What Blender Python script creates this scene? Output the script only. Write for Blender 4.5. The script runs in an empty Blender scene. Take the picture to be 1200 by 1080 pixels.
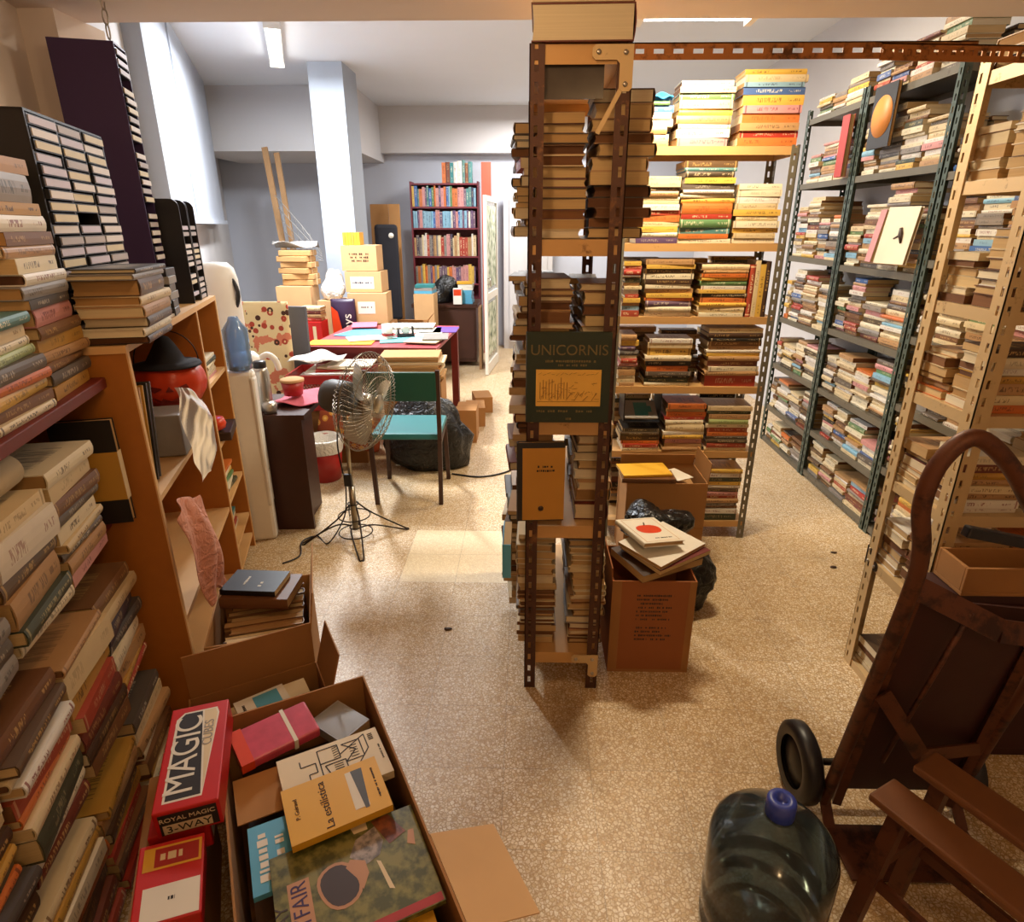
import bpy, bmesh, math, random
from mathutils import Vector, Matrix, Euler
R = random.Random(7)
SC = bpy.context.scene
COL = SC.collection
PI = math.pi

# ------------------------------------------------------------------ helpers
def lin(c):
    if isinstance(c, str):
        c = [int(c[i:i+2], 16)/255 for i in (0, 2, 4)]
    return tuple(((v+0.055)/1.055)**2.4 if v > 0.04045 else v/12.92 for v in c)

class NT:
    """small node-tree writer"""
    def __init__(s, m):
        m.use_nodes = True
        s.t = m.node_tree; s.t.nodes.clear()
        s.out = s.t.nodes.new('ShaderNodeOutputMaterial')
    def n(s, typ, **kw):
        nd = s.t.nodes.new('ShaderNode'+typ)
        for k, v in kw.items():
            if k in ('op',): nd.operation = v
            elif hasattr(nd, k) and k not in nd.inputs: setattr(nd, k, v)
            else: s.set(nd, k, v)
        return nd
    def set(s, nd, k, v):
        i = nd.inputs[k]
        if isinstance(v, bpy.types.NodeSocket): s.t.links.new(v, i)
        elif isinstance(v, bpy.types.Node): s.t.links.new(v.outputs[0], i)
        else: i.default_value = v
    def math(s, op, a, b=0.0, c=None):
        nd = s.t.nodes.new('ShaderNodeMath'); nd.operation = op
        for i, v in enumerate((a, b) if c is None else (a, b, c)):
            if isinstance(v, bpy.types.NodeSocket): s.t.links.new(v, nd.inputs[i])
            else: nd.inputs[i].default_value = v
        return nd.outputs[0]
    def mix(s, f, a, b, mode='MIX'):
        nd = s.t.nodes.new('ShaderNodeMix'); nd.data_type = 'RGBA'; nd.blend_type = mode
        for i, v in ((0, f), (6, a), (7, b)):
            if isinstance(v, bpy.types.NodeSocket): s.t.links.new(v, nd.inputs[i])
            else: nd.inputs[i].default_value = v if i == 0 else (*v[:3], 1)
        return nd.outputs[2]
    def bsdf(s, col, rough=.6, metal=0, **kw):
        b = s.t.nodes.new('ShaderNodeBsdfPrincipled')
        s.set(b, 'Base Color', (*col, 1) if isinstance(col, tuple) else col)
        s.set(b, 'Roughness', rough); s.set(b, 'Metallic', metal)
        for k, v in kw.items(): s.set(b, k.replace('_', ' '), v)
        s.t.links.new(b.outputs[0], s.out.inputs[0])
        return b
    def bump(s, b, h, dist=.002, strength=.6):
        nd = s.t.nodes.new('ShaderNodeBump'); s.set(nd, 'Height', h); s.set(nd, 'Distance', dist); s.set(nd, 'Strength', strength)
        s.set(b, 'Normal', nd.outputs[0])

def mat(name, col, rough=.6, metal=0, var=.12, scale=9., bump=0, **kw):
    m = bpy.data.materials.new(name); t = NT(m); c = lin(col)
    co = t.n('TexCoord').outputs['Object']
    nz = t.n('TexNoise', Scale=scale, Detail=4., Vector=co)
    f = t.math('MULTIPLY', nz.outputs[0], 1.0)
    colr = t.mix(f, tuple(v*(1-var) for v in c), tuple(min(1, v*(1+var)) for v in c))
    b = t.bsdf(colr, rough, metal, **kw)
    if bump: t.bump(b, nz.outputs[0], bump)
    return m

def worn_metal(name, col, rust='6b3a1e', amt=.55, rough=.45, metal=.4):
    m = bpy.data.materials.new(name); t = NT(m)
    co = t.n('TexCoord').outputs['Object']
    nz = t.n('TexNoise', Scale=14., Detail=6., Roughness=.7, Vector=co)
    f = t.n('MapRange', **{'Value': nz.outputs[0], 'From Min': amt, 'From Max': amt+.12}).outputs[0]
    c = t.mix(f, lin(col), lin(rust))
    b = t.bsdf(c, rough, metal)
    t.bump(b, nz.outputs[0], .001)
    return m

class MB:
    """collects shapes into one mesh"""
    def __init__(s): s.v = []; s.f = []; s.mi = []; s.sm = []; s.uv = []
    def add(s, vs, fs, mi=0, smooth=False, M=None, uvs=None):
        o = len(s.v)
        s.v += [tuple(M @ Vector(p)) for p in vs] if M else [tuple(p) for p in vs]
        for k, f in enumerate(fs):
            s.f.append(tuple(i+o for i in f)); s.mi.append(mi); s.sm.append(smooth)
            s.uv.append(uvs[k] if uvs else [(0, -1)]*len(f))
        return s
    def box(s, lo, hi, mi=0, M=None):
        x0, y0, z0 = lo; x1, y1, z1 = hi
        vs = [(x0,y0,z0),(x1,y0,z0),(x1,y1,z0),(x0,y1,z0),(x0,y0,z1),(x1,y0,z1),(x1,y1,z1),(x0,y1,z1)]
        return s.add(vs, [(0,3,2,1),(4,5,6,7),(0,1,5,4),(1,2,6,5),(2,3,7,6),(3,0,4,7)], mi, False, M)
    def bar(s, a, b, w, h=None, mi=0, up=(0,0,1)):
        a, b = Vector(a), Vector(b); h = h or w
        d = (b-a); L = d.length; d.normalize(); u = Vector(up)
        if abs(d.dot(u)) > .98: u = Vector((0,1,0))
        x = d.cross(u).normalized(); z = x.cross(d)
        M = Matrix((x, d, z)).transposed().to_4x4(); M.translation = a
        return s.box((-w/2, 0, -h/2), (w/2, L, h/2), mi, M)
    def tube(s, pts, r, n=10, mi=0, caps=True, close=False):
        pts = [Vector(p) for p in pts]; rr = r if isinstance(r, (list, tuple)) else [r]*len(pts)
        vs = []; prev = None; N = len(pts)
        for i, p in enumerate(pts):
            if close: d = pts[(i+1) % N]-pts[i-1]
            else: d = (pts[min(i+1, N-1)]-pts[max(i-1, 0)])
            d.normalize()
            if prev is None:
                u = Vector((0,0,1)) if abs(d.z) < .9 else Vector((1,0,0))
                x = d.cross(u).normalized()
            else: x = (prev - d*prev.dot(d)).normalized()
            prev = x; y = d.cross(x)
            vs += [p+(x*math.cos(2*PI*k/n)+y*math.sin(2*PI*k/n))*rr[i] for k in range(n)]
        fs = []
        for i in range(N if close else N-1):
            j = (i+1) % N
            fs += [(i*n+k, i*n+(k+1) % n, j*n+(k+1) % n, j*n+k) for k in range(n)]
        if caps and not close: fs += [tuple(range(n))[::-1], tuple((N-1)*n+k for k in range(n))]
        return s.add(vs, fs, mi, True)
    def lathe(s, prof, n=32, mi=0, M=None, cap0=True, cap1=True, wob=None):
        vs = []
        for j, (r, z) in enumerate(prof):
            for k in range(n):
                a = 2*PI*k/n; q = r*(wob(a, z) if wob else 1)
                vs.append((q*math.cos(a), q*math.sin(a), z))
        fs = []
        for j in range(len(prof)-1):
            fs += [(j*n+k, j*n+(k+1) % n, (j+1)*n+(k+1) % n, (j+1)*n+k) for k in range(n)]
        if cap0: fs.append(tuple(range(n))[::-1])
        if cap1: fs.append(tuple((len(prof)-1)*n+k for k in range(n)))
        return s.add(vs, fs, mi, True, M)
    def grid(s, fn, nu, nv, mi=0, smooth=True, uv=False):
        vs = [fn(i/nu, j/nv) for j in range(nv+1) for i in range(nu+1)]
        fs = [(j*(nu+1)+i, j*(nu+1)+i+1, (j+1)*(nu+1)+i+1, (j+1)*(nu+1)+i) for j in range(nv) for i in range(nu)]
        return s.add(vs, fs, mi, smooth)
    def build(s, name, mats, parent=None, loc=None, rot=None, bevel=0, solid=0, subsurf=0, uv=False):
        me = bpy.data.meshes.new(name); me.from_pydata(s.v, [], s.f); me.update()
        for m in (mats if isinstance(mats, (list, tuple)) else [mats]): me.materials.append(m)
        me.polygons.foreach_set('material_index', s.mi); me.polygons.foreach_set('use_smooth', s.sm)
        if uv:
            l = me.uv_layers.new(name='UVMap'); flat = [c for f in s.uv for p in f for c in p]
            l.data.foreach_set('uv', flat)
        o = bpy.data.objects.new(name, me); COL.objects.link(o)
        if parent: o.parent = parent
        if loc: o.location = loc
        if rot is not None: o.rotation_euler = rot if hasattr(rot, '__len__') else (0, 0, rot)
        if solid:
            md = o.modifiers.new('s', 'SOLIDIFY'); md.thickness = solid; md.offset = 0
        if bevel:
            md = o.modifiers.new('b', 'BEVEL'); md.width = bevel; md.segments = 2; md.limit_method = 'ANGLE'
        if subsurf:
            md = o.modifiers.new('u', 'SUBSURF'); md.levels = subsurf; md.render_levels = subsurf
        return o

def tag(o, label, cat, group=None, kind=None):
    o['label'] = label; o['category'] = cat
    if group: o['group'] = group
    if kind: o['kind'] = kind
    return o
def thing(name, label, cat, loc=(0,0,0), rot=0, group=None):
    o = bpy.data.objects.new(name, None); COL.objects.link(o)
    o.location = loc; o.rotation_euler = rot if hasattr(rot, '__len__') else (0, 0, rot)
    o.empty_display_size = .1
    return tag(o, label, cat, group)
def struct(name, mb, m, **kw):
    o = mb.build(name, m, **kw); o['kind'] = 'structure'; return o
def text(body, size, m, parent, loc, rot=(0,0,0), align='CENTER', ext=.0004, name='lettering', sx=1.0, shear=0):
    cu = bpy.data.curves.new(name, 'FONT'); cu.body = body; cu.size = size; cu.extrude = ext
    cu.align_x = align; cu.align_y = 'CENTER'; cu.shear = shear
    cu.materials.append(m)
    f = bpy.data.objects.new(name, cu); COL.objects.link(f)
    me = bpy.data.meshes.new_from_object(f.evaluated_get(bpy.context.evaluated_depsgraph_get()))
    bpy.data.objects.remove(f); bpy.data.curves.remove(cu)
    o = bpy.data.objects.new(name, me); COL.objects.link(o); o.parent = parent
    o.location = loc; o.rotation_euler = rot; o.scale = (sx, 1, 1)
    return o
def frame3(x, y, z, loc):   # rotation from three axes
    M = Matrix((Vector(x), Vector(y), Vector(z))).transposed().to_4x4(); M.translation = Vector(loc); return M

# ------------------------------------------------------------------ materials
M = {}
def _mk():
    M['wall'] = mat('wall_paint', 'c9c6c6', .85, var=.05, scale=2)
    M['wallblue'] = mat('wall_back_paint', 'bcc0cb', .85, var=.06, scale=2)
    M['wallwarm'] = mat('wall_front_paint', 'ece0d8', .85, var=.05, scale=2)
    M['ceil'] = mat('ceiling_paint', 'd8dce2', .9, var=.04, scale=1.5)
    M['soffit'] = mat('soffit_paint', 'e4d6cc', .9, var=.04, scale=1.5)
    M['white'] = mat('white_plastic', 'e6e2da', .4, var=.05)
    M['offwhite'] = mat('offwhite_plastic', 'e8e2d6', .45, var=.08)
    M['black'] = mat('black_plastic', '17151a', .4, var=.2)
    M['blackm'] = mat('black_metal', '2a2018', .45, .5, var=.3)
    M['purple'] = mat('purple_board', '3a2352', .6, var=.1)
    M['woodO'] = mat('orange_laminate', 'a8661f', .5, var=.08, scale=30)
    M['woodE'] = mat('pale_edge', 'd8ab72', .6, var=.1)
    M['redwood'] = mat('red_stained_wood', '6a1c12', .5, var=.2, scale=12)
    M['darkwood'] = mat('dark_brown_wood', '3a1d12', .45, var=.2, scale=12)
    M['cupb'] = mat('dark_red_cupboard', '34100b', .6, var=.2, scale=8)
    M['stool'] = mat('dark_stool_wood', '6a3f1e', .6, var=.25, scale=14)
    M['teal'] = mat('teal_vinyl', '23747a', .5, var=.08)
    M['rust'] = worn_metal('rusty_brown_paint', '5e331d', '34190c', .5, .5, .3)
    M['rackd'] = worn_metal('dark_slotted_steel', '4d2f22', '7d5330', .56, .42, .45)
    M['rackp'] = worn_metal('pale_worn_steel', 'cdb081', '6d4826', .6, .45, .3)
    M['rackg'] = worn_metal('grey_green_steel', '4b564c', '2d2b26', .6, .45, .4)
    M['rackgrey'] = worn_metal('grey_painted_steel', '77705f', '4a3826', .6, .45, .4)
    M['shelflip'] = worn_metal('cream_shelf_lip', 'c79a60', '6b4020', .62, .5, .25)
    M['shelfg'] = worn_metal('grey_shelf_board', '6a6354', '3c3026', .6, .5, .35)
    M['steel'] = mat('brushed_steel', 'b5aea4', .3, .9, var=.1)
    M['chrome'] = mat('aged_chrome', '9a8f7c', .28, .9, var=.2)
    M['card'] = mat('cardboard', 'ad7c48', .85, var=.12, scale=6, bump=.0006)
    M['cardd'] = mat('dark_cardboard', '9c6c3a', .85, var=.14, scale=6, bump=.0006)
    M['cardr'] = mat('reddish_cardboard', '96592e', .85, var=.12, scale=6, bump=.0006)
    M['cardp'] = mat('pale_cardboard', 'c79e6e', .85, var=.1, scale=6)
    M['paper'] = mat('paper_white', 'ded6c6', .8, var=.06)
    M['ink'] = mat('printed_ink', '241a14', .7, var=.1)
    M['redbox'] = mat('red_printed_card', 'bf1c18', .4, var=.08)
    M['yellow'] = mat('yellow_print', 'd8a22a', .5, var=.06)
    M['cream'] = mat('cream_print', 'd6c19a', .6, var=.08)
    M['orangefire'] = mat('pumpkin_orange', 'd6421c', .35, var=.1)
    M['navy'] = mat('navy_print', '22284a', .5, var=.1)
    M['blueplastic'] = mat('blue_plastic', '2f3f9a', .35, var=.08)
    M['redplastic'] = mat('red_plastic', 'a3211c', .4, var=.1)
    M['pinkcloth'] = mat('pink_cloth', 'd2697c', .8, var=.15, scale=20)
    M['brownpanel'] = mat('desk_side_brown', '3e2015', .5, var=.2, scale=10)
    M['redpanel'] = mat('red_board', 'b4503a', .6, var=.06)
    M['greyfab'] = mat('black_fabric', '1c1a20', .9, var=.2)
    M['plank'] = mat('raw_plank', '94704a', .8, var=.2, scale=15)
    M['wrap'] = mat('brown_paper', 'b98f5a', .8, var=.15, scale=8)
    M['whitebag'] = mat('white_bag_film', 'ddd6d0', .45, var=.08, Alpha=.9)
    M['greyprint'] = mat('grey_print', '8f8a84', .5, var=.2, scale=12)
    M['green'] = mat('green_print', '2f7a4a', .5, var=.1)
    M['ltblue'] = mat('light_blue_print', '57a3c4', .4, var=.1)
    M['magenta'] = mat('magenta_print', 'b0408a', .5, var=.1)
    M['olive'] = mat('olive_print', '6a6a2c', .5, var=.2)
    M['flesh'] = mat('tan_print', 'b9855c', .5, var=.1)
    M['dkbrown'] = mat('dark_brown_print', '3a2416', .5, var=.2)
    M['dkgreen'] = mat('dark_green_print', '1d2a16', .45, var=.1)
    M['hand'] = mat('grey_plastic', '4a4642', .5, var=.1)
_mk()

def clear(name, col, rough=.05, ior=1.45, fac=.75, sheen=.08):
    """thin clear plastic: transparent film with a glossy coat"""
    m = bpy.data.materials.new(name); t = NT(m)
    tr = t.n('BsdfTransparent', Color=(*lin(col), 1)); gl = t.n('BsdfGlossy', Color=(1, 1, 1, 1), Roughness=rough)
    df = t.n('BsdfDiffuse', Color=(*lin(col), 1))
    fr = t.n('Fresnel', IOR=ior)
    a = t.n('MixShader'); t.set(a, 0, sheen); t.t.links.new(tr.outputs[0], a.inputs[1]); t.t.links.new(df.outputs[0], a.inputs[2])
    b = t.n('MixShader'); t.t.links.new(fr.outputs[0], b.inputs[0]); t.t.links.new(a.outputs[0], b.inputs[1]); t.t.links.new(gl.outputs[0], b.inputs[2])
    t.t.links.new(b.outputs[0], t.out.inputs[0])
    return m
M['pet'] = clear('pet_bottle', '93a4ac', .1, 1.35, sheen=.06)
M['film'] = clear('plastic_film', 'e6e2dc', .18, 1.5, sheen=.3)
M['greyfilm'] = clear('grey_plastic_bag', 'cfcdd0', .35, 1.3, sheen=.5)
M['bluejug'] = clear('blue_bottle', '9fc0e8', .1, 1.5, sheen=.35)
M['glass'] = clear('door_glass', 'e8f2ee', .05, 1.5, sheen=.3)

def bagmat(name, col, rough):
    m = bpy.data.materials.new(name); t = NT(m)
    co = t.n('TexCoord').outputs['Object']
    nz = t.n('TexNoise', Scale=22., Detail=3., Vector=co, Distortion=1.5)
    b = t.bsdf(lin(col), rough); t.bump(b, nz.outputs[0], .02, .8)
    return m
M['garbage'] = bagmat('black_bin_bag', '0e0c0b', .28)
M['pinkbag'] = bagmat('pink_bag', 'e2a08c', .45)
M['carrier'] = bagmat('white_carrier_bag', 'd9d2c8', .5)

def floor_mat():
    m = bpy.data.materials.new('terrazzo_tiles'); t = NT(m)
    co = t.n('TexCoord').outputs['Object']
    def chips(sc, gap, binder, wob=.004):
        w = t.n('TexNoise', Scale=sc*.9, Detail=2., Vector=co)
        v = t.n('TexVoronoi', Scale=sc, Vector=co); ve = t.n('TexVoronoi', Scale=sc, Vector=co, feature='DISTANCE_TO_EDGE')
        ramp = t.n('ValToRGB'); el = ramp.color_ramp.elements
        el[0].position = 0; el[0].color = (*lin('c39a64'), 1); el[1].position = 1; el[1].color = (*lin('f4ead6'), 1)
        for p, c in ((.12, 'd4b98c'), (.4, 'e6d3b0'), (.75, 'efe0c4')):
            e = el.new(p); e.color = (*lin(c), 1)
        sp = t.n('SeparateColor', Color=v.outputs['Color']); t.set(ramp, 'Fac', sp.outputs[0])
        ed = t.math('ADD', ve.outputs['Distance'], t.math('MULTIPLY', t.math('SUBTRACT', w.outputs[0], .5), .25))
        f = t.n('MapRange', **{'Value': ed, 'From Min': gap*.5, 'From Max': gap, 'To Min': 1.0, 'To Max': 0.0}).outputs[0]
        return t.mix(f, ramp.outputs[0], lin(binder))
    c = t.mix(.35, chips(92., .15, 'a98553'), chips(170., .16, 'ad8b5a'))
    s = t.n('SeparateXYZ', Vector=co)
    def joint(o, off):
        f = t.math('FRACT', t.math('DIVIDE', t.math('ADD', o, off), .2715))
        return t.math('LESS_THAN', t.math('ABSOLUTE', t.math('SUBTRACT', f, .5)), .006)
    j = t.math('MAXIMUM', joint(s.outputs[0], 20*.2715+.1945), joint(s.outputs[1], 20*.2715+.0085))
    big = t.n('TexNoise', Scale=1.7, Detail=6., Roughness=.65, Vector=co)
    dirt = t.n('MapRange', **{'Value': big.outputs[0], 'From Min': .48, 'From Max': .72, 'To Max': .42}).outputs[0]
    sm = t.n('TexNoise', Scale=9., Detail=5., Vector=co)
    spots = t.n('MapRange', **{'Value': sm.outputs[0], 'From Min': .62, 'From Max': .72, 'To Max': .3}).outputs[0]
    c = t.mix(dirt, c, t.mix(.75, c, lin('7a5a34')))
    c = t.mix(spots, c, lin('6a4a2a'))
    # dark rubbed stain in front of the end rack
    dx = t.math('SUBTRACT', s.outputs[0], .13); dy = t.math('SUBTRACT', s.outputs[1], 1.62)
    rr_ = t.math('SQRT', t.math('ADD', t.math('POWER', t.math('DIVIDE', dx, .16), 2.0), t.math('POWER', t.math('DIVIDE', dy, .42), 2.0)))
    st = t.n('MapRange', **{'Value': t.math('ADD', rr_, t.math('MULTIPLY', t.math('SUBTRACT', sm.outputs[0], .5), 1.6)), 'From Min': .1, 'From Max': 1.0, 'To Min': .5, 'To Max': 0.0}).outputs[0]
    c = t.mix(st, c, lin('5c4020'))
    # each tile a little different
    wn = t.n('TexWhiteNoise', noise_dimensions='2D')
    cx = t.n('CombineXYZ', X=t.math('FLOOR', t.math('DIVIDE', t.math('ADD', s.outputs[0], 20*.2715+.1945-.5*.2715), .2715)), Y=t.math('FLOOR', t.math('DIVIDE', t.math('ADD', s.outputs[1], 20*.2715+.0085-.5*.2715), .2715)))
    t.set(wn, 'Vector', cx.outputs[0])
    c = t.mix(t.math('MULTIPLY', wn.outputs[0], .14), c, lin('8f7048'))
    # four newer, plainer tiles laid by the fan
    def between(o, a, b): return t.math('MULTIPLY', t.math('GREATER_THAN', o, a), t.math('LESS_THAN', o, b))
    new = t.math('MULTIPLY', between(s.outputs[0], -.602, -.059), between(s.outputs[1], 2.571, 3.114))
    c = t.mix(t.math('MULTIPLY', new, .55), c, lin('ecdcb8'))
    c = t.mix(t.math('MULTIPLY', j, .3), c, lin('5a4228'))
    b = t.bsdf(c, .42)
    t.bump(b, t.math('SUBTRACT', 1.0, j), .001, .5)
    return m
M['floor'] = floor_mat()

# book covers --------------------------------------------------------------
PAL = {  # name: (cover, print colour)
 'cream': ('d9c49a', '6a4a2c'), 'ivory': ('e2d6b8', '3a2a20'), 'white': ('e0dace', '7a2c24'), 'yellow': ('dcb04a', '4a2c18'),
 'mustard': ('b98a34', '3a2414'), 'tan': ('b48a5c', '4a2e1c'), 'brown': ('6e4628', 'c8a468'), 'dark brown': ('3c2416', 'b89458'),
 'black': ('1c1714', 'c9b48c'), 'grey': ('87807a', '2a2624'), 'dark grey': ('4a4644', 'c4b8a4'), 'red': ('a62c20', 'e4cfa4'),
 'dark red': ('641a14', 'cfae70'), 'orange': ('cc6a28', '4a1e10'), 'pink': ('c98a88', '5a2430'), 'green': ('4f7a4a', 'e0d8b4'),
 'dark green': ('26382a', 'c0b080'), 'pale green': ('a9b878', '3a4424'), 'blue': ('2f5f9c', 'e8e0cc'), 'navy': ('20264a', 'c8b88c'),
 'teal': ('2d7a7c', 'e6dcc0'), 'purple': ('5a4266', 'd8c8b0'), 'light blue': ('7fb0c8', '2c3448')}
def cover_mat(nm):
    c1, c2 = lin(PAL[nm][0]), lin(PAL[nm][1])
    m = bpy.data.materials.new('cover_'+nm.replace(' ', '_')); t = NT(m)
    uv = t.n('UVMap').outputs[0]; s = t.n('SeparateXYZ', Vector=uv); u, v = s.outputs[0], s.outputs[1]
    oi = t.n('ObjectInfo').outputs['Random']
    gi = t.n('NewGeometry').outputs['Random Per Island']
    rnd = t.math('FRACT', t.math('ADD', t.math('MULTIPLY', oi, 7.31), gi))
    def between(x, a, b): return t.math('MULTIPLY', t.math('GREATER_THAN', x, a), t.math('LESS_THAN', x, b))
    vec = t.n('CombineXYZ', X=t.math('MULTIPLY', u, 55.), Y=t.math('MULTIPLY', v, 2.2), Z=t.math('MULTIPLY', rnd, 90.))
    nz = t.n('TexNoise', Scale=1., Detail=1., Vector=vec.outputs[0])
    ink = t.math('GREATER_THAN', nz.outputs[0], .52)
    a = t.math('ADD', .08, t.math('MULTIPLY', rnd, .2))
    b_ = t.math('ADD', a, t.math('ADD', .25, t.math('MULTIPLY', t.math('FRACT', t.math('MULTIPLY', rnd, 5.7)), .25)))
    inb = t.math('MULTIPLY', t.math('GREATER_THAN', u, a), t.math('LESS_THAN', u, b_))
    titl = t.math('MULTIPLY', inb, between(v, .28, .72))
    auth = t.math('MULTIPLY', between(u, .74, .93), between(v, .38, .64))
    f = t.math('MULTIPLY', ink, t.math('MAXIMUM', titl, auth))
    # bands near the ends on about a third of them
    has = t.math('GREATER_THAN', t.math('FRACT', t.math('MULTIPLY', rnd, 11.3)), .62)
    band = t.math('MULTIPLY', has, t.math('MULTIPLY', between(v, -.1, 1.1), t.math('MAXIMUM', between(u, .03, .055), between(u, .945, .97))))
    f = t.math('MAXIMUM', f, band)
    # top and bottom covers: a printed field on some
    fld = t.math('MULTIPLY', between(v, 1.25, 1.75), between(u, .2, .8))
    fld = t.math('MULTIPLY', fld, t.math('MULTIPLY', t.math('GREATER_THAN', nz.outputs[0], .5), .8))
    f = t.math('MULTIPLY', t.math('MAXIMUM', f, fld), t.math('ADD', .35, t.math('MULTIPLY', t.math('FRACT', t.math('MULTIPLY', rnd, 17.9)), .65)))
    co = t.n('TexCoord').outputs['Object']
    wear = t.n('TexNoise', Scale=25., Detail=5., Vector=co)
    base = t.mix(t.math('MULTIPLY', wear.outputs[0], .5), c1, tuple(x*.72 for x in c1))
    base = t.mix(t.math('MULTIPLY', t.math('FRACT', t.math('MULTIPLY', rnd, 3.9)), .22), base, lin('9a7a50'))
    c = t.mix(t.math('MULTIPLY', f, .85), base, c2)
    b = t.bsdf(c, .45)
    return m
COV = {k: cover_mat(k) for k in PAL}
def page_mat(name, col, dk):
    m = bpy.data.materials.new(name); t = NT(m)
    co = t.n('TexCoord').outputs['Object']
    mp = t.n('Mapping', Vector=co); mp.inputs['Scale'].default_value = (3, 3, 420)
    nz = t.n('TexNoise', Scale=1., Detail=2., Vector=mp.outputs[0])
    oi = t.n('ObjectInfo').outputs['Random']
    c = t.mix(oi, lin(col), lin(dk))
    c = t.mix(t.math('MULTIPLY', nz.outputs[0], .45), c, tuple(x*.55 for x in lin(dk)))
    t.bsdf(c, .85); return m
PAGES = page_mat('aged_pages', 'dcc08c', 'b08650')
PAGED = page_mat('browned_pages', '8a5c34', '5c3820')
PAGEW = page_mat('pale_pages', 'e6d9bc', 'd3bd92')

def cover_geo(L, W, T, hard):
    """cross-section of a book cover: two boards and a spine"""
    t = .0028 if hard else .0009
    k = 5 if hard else 3
    bulge = min(.004, T*.18) if hard else .0006
    outer = [(W, 0)] ; inner = [(W, t)]
    for i in range(k):
        a = i/(k-1); z = a*T; y = -bulge*math.sin(PI*a)
        outer.append((y, z)); inner.append((y+t, min(max(z, t), T-t)))
    outer.append((W, T)); inner.append((W, T-t))
    return outer, inner
def add_book(mb, L, W, T, hard, ci, pi_, Mx=None, pages=True, cover=True):
    o, n = cover_geo(L, W, T, hard); k = len(o); h = L/2
    if cover:
        vs = []; 
        for x in (-h, h):
            vs += [(x, y, z) for y, z in o]+[(x, y, z) for y, z in n]
        fs = []; uvs = []
        for i in range(k-1):
            fs.append((i, i+1, 2*k+i+1, 2*k+i))
            if i == 0: V = (1, 2)
            elif i == k-2: V = (1, 2)
            else: V = (o[i][1]/T, o[i+1][1]/T)
            if i == k-2: V = (2, 1)
            uvs.append([(0, V[0]), (0, V[1]), (1, V[1]), (1, V[0])])
            fs.append((k+i+1, k+i, 3*k+i, 3*k+i+1)); uvs.append([(0, -1)]*4)
            fs.append((i+1, i, k+i, k+i+1)); uvs.append([(0, -1)]*4)
            fs.append((2*k+i, 2*k+i+1, 3*k+i+1, 3*k+i)); uvs.append([(0, -1)]*4)
        fs += [(0, 2*k, 3*k, k), (k-1, 2*k-1, 4*k-1, 3*k-1)]; uvs += [[(0, -1)]*4]*2
        mb.add(vs, fs, ci, False, Mx, uvs)
    if pages:
        e = .0028 if hard else .0004; t = .0028 if hard else .0009
        y1 = W-e; x = h-e; z0, z1 = t+.0001, T-t-.0001; yy = t*1.2; c = .004 if hard else 0
        vs = [(-x,yy,z0),(x,yy,z0),(x,y1,z0),(-x,y1,z0),(-x,yy,z1),(x,yy,z1),(x,y1,z1),(-x,y1,z1),
              (-x,y1-c,(z0+z1)/2),(x,y1-c,(z0+z1)/2)]
        fs = [(0,3,2,1),(4,5,6,7),(0,1,5,4),(1,2,9,6,5),(3,2,9,8),(8,9,6,7),(0,4,7,8,3)]
        mb.add(vs, fs, pi_, False, Mx)

ORD = ['lowest', 'second', 'third', 'fourth', 'fifth', 'sixth', 'seventh', 'eighth', 'ninth', 'tenth', 'eleventh', 'twelfth', 'thirteenth',
       'fourteenth', 'fifteenth', 'sixteenth', 'seventeenth', 'eighteenth', 'nineteenth', 'twentieth', 'twenty-first', 'twenty-second', 'twenty-third', 'twenty-fourth']
ORD += [t+'-'+u for t in ('twenty', 'thirty', 'forty', 'fifty') for u in ('first', 'second', 'third', 'fourth', 'fifth', 'sixth', 'seventh', 'eighth', 'ninth')][4:]
NB = [0]
def book(L, W, T, col, Mx, label, group, hard=True, pale=False, name='book', cat='book'):
    a = MB(); add_book(a, L, W, T, hard, 0, 0, pages=False)
    root = a.build(name, COV[col], uv=True); root.matrix_world = Mx
    b = MB(); add_book(b, L, W, T, hard, 0, 0, cover=False)
    b.build('page_block', PAGEW if pale is True else (PAGED if pale == 2 else PAGES), root)
    tag(root, label, cat, group); NB[0] += 1
    return root
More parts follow.
